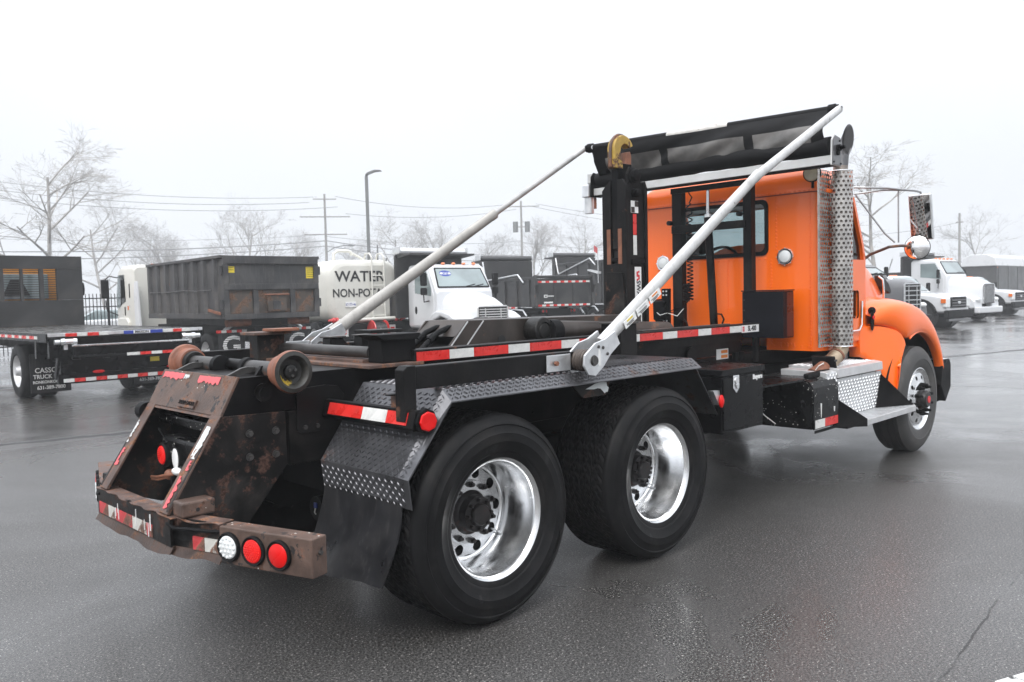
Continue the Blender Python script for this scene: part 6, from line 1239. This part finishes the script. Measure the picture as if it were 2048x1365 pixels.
# ================================================================= poles, lamp, wires
def upole(label, loc, H, arms, rz, lamp=False, cans=False):
    P = thing('utility_pole', label, 'utility pole', loc, rz); MB().cyl((0, 0, 0), (0, 0, H), .17, .12, n=12).build('post', 'pole_wood', P)
    for z, L, ins in arms:
        a = bx('crossarm', 'pole_wood', P, -.19, -.13, -L/2, L/2, z-.06, z+.06, .005)
        for k in range(ins): y = -L/2+.12+(L-.24)*k/max(1, ins-1); MB().lathe((-.16, y, z+.06), (0, 0, 1), [(.03, 0), (.06, .03), (.04, .08), (.07, .12), (.05, .2), (.02, .24)], 8).build('insulator', 'galv', a)
    if lamp: MB().tube([(0, -.1, 7.2), (0, -.9, 7.7), (0, -2.0, 7.95), (0, -2.4, 7.95)], .05, 8).build('lamp_arm', 'pole_grey', P); MB().ball((0, -2.8, 7.93), .35, 12, 8, .5, 1.3, .3).build('lamp_head', 'pole_grey', P)
    if cans:
        for y in (-.75, .75): cy_('transformer', 'pole_grey', P, (-.1, y, H-3.9), (-.1, y, H-2.6), .33); bx('transformer_bracket', 'pole_wood', P, -.2, .05, *sorted((0.1*y, y*.6)), H-3.3, H-3.2, .005)
    return P
upole('utility pole with three crossarms and a street lamp arm', (48.8, 78.5, 0), 13.8, [(13.2, 2.6, 2), (11.2, 5.6, 6), (9.2, 4.8, 4)], 58, lamp=True)
upole('utility pole carrying two grey transformer cans', (71.9, 69.9, 0), 13.6, [(12.9, 4.6, 4)], 45, cans=True)
upole('slim utility pole far right above the white trucks', (106, 29.5, 0), 10.3, [(9.2, .8, 2)], 20)
lp = thing('parking_lamp', 'dark steel parking lot lamp post with curved arm', 'lamp post', (32, 45.9, 0), -42)
bx('post', 'pole_grey', lp, -.11, .11, -.11, .11, 0, 10.5, .02); MB().tube([(0, 0, 10.35), (.0, -.1, 10.6), (.15, -.15, 10.72)], .08, 8).build('arm', 'pole_grey', lp)
MB().loft([[V((x, y*w_, z+t_*h)) for y, t_ in ((-1, 0), (-1, 1), (1, 1), (1, 0))] for x, w_, z, h in ((-.06, .10, 10.3, .35), (.15, .14, 10.62, .18), (.6, .2, 10.80, .14), (1.0, .2, 10.84, .08), (1.1, .14, 10.83, .04))], True, True, False).build('lamp_head', 'pole_grey', lp, .02)
bx('base', 'pole_grey', lp, -.25, .25, -.25, .25, 0, .5, .02)
l2 = thing('flood_lamp_post', 'short pole with two tilted flood lamps behind the parking lot lamp', 'lamp post', (37.8, 53, 0), -42)
cy_('post', 'pole_grey', l2, (0, 0, 0), (0, 0, 6.2), .06)
for s in (-1, 1): MB().obox((0.5*s, 0, 6.4), V((.25, 0, .16*s)), (0, .15, 0), (0, 0, .05)).build('flood_lamp', 'galv', l2)
pA, pB, pL, pC = V((48.8, 78.5, 0)), V((71.9, 69.9, 0)), V((5, 98, 0)), V((106, 52, 0))
def wire(label, a, b, sag, r=.03):
    a, b = V(a), V(b); pts = [a.lerp(b, k/24)+V((0, 0, -sag*4*(k/24)*(1-k/24))) for k in range(25)]
    tag(MB().tube(pts, r, 5).build('overhead_cable', 'wire'), label, 'cable', 'overhead cables')
def on(p, dx, z): return p+V((dx*.67, -dx*.74, z))
wire('topmost thin cable left of the crossarm pole', on(pL, 0, 17.0), on(pA, -.9, 13.5), 1.6)
wire('second thin cable left of the crossarm pole', on(pL, .6, 16.0), on(pA, -1.8, 12.9), 1.6)
wire('third thin cable left of the crossarm pole', on(pL, 1.2, 15.0), on(pA, 1.5, 12.3), 1.7)
wire('faint middle cable left of the crossarm pole', on(pL, 0, 9.6), on(pA, 0, 9.2), .9, .02)
wire('upper thick cable low left of the crossarm pole', on(pL, 0, 7.9), on(pA, 0, 8.5), .8, .055)
wire('lower thick cable low left of the crossarm pole', on(pL, 0, 7.0), on(pA, 0, 7.9), .8, .05)
wire('topmost cable between the crossarm pole and the transformer pole', on(pA, 1.2, 13.5), on(pB, -1.9, 13.2), .8)
wire('second cable between the crossarm pole and the transformer pole', on(pA, 2.4, 11.5), on(pB, -.6, 12.6), .7)
wire('faint middle cable between the crossarm pole and the transformer pole', on(pA, 0, 9.0), on(pB, 0, 8.6), .6, .025)
wire('upper thick cable between the crossarm pole and the transformer pole', on(pA, 0, 8.5), on(pB, 0, 6.8), .5, .05)
wire('lower thick cable between the crossarm pole and the transformer pole', on(pA, 0, 7.9), on(pB, 0, 6.0), .5, .045)
wire('upper cable right of the transformer pole', on(pB, 1.9, 13.2), on(pC, 0, 11), 1.0)
wire('second cable right of the transformer pole', on(pB, .9, 13.0), on(pC, 0, 9.6), 1.0)
wire('low cable right of the transformer pole', on(pB, 0, 8.4), on(pC, 0, 7.0), .8)
wire('lowest cable right of the transformer pole', on(pB, 0, 6.4), on(pC, 0, 5.8), .5, .045)
wire('cable reaching the slim pole far right', (70, 34, 6.6), (106, 29.5, 9.2), .6, .025)

# ================================================================= mist
HB = GH+5
MB().box(GX-HB, GX+HB, GY-HB, GY+HB, -1, 27).build('haze', 'haze', noc=True, kind='stuff')
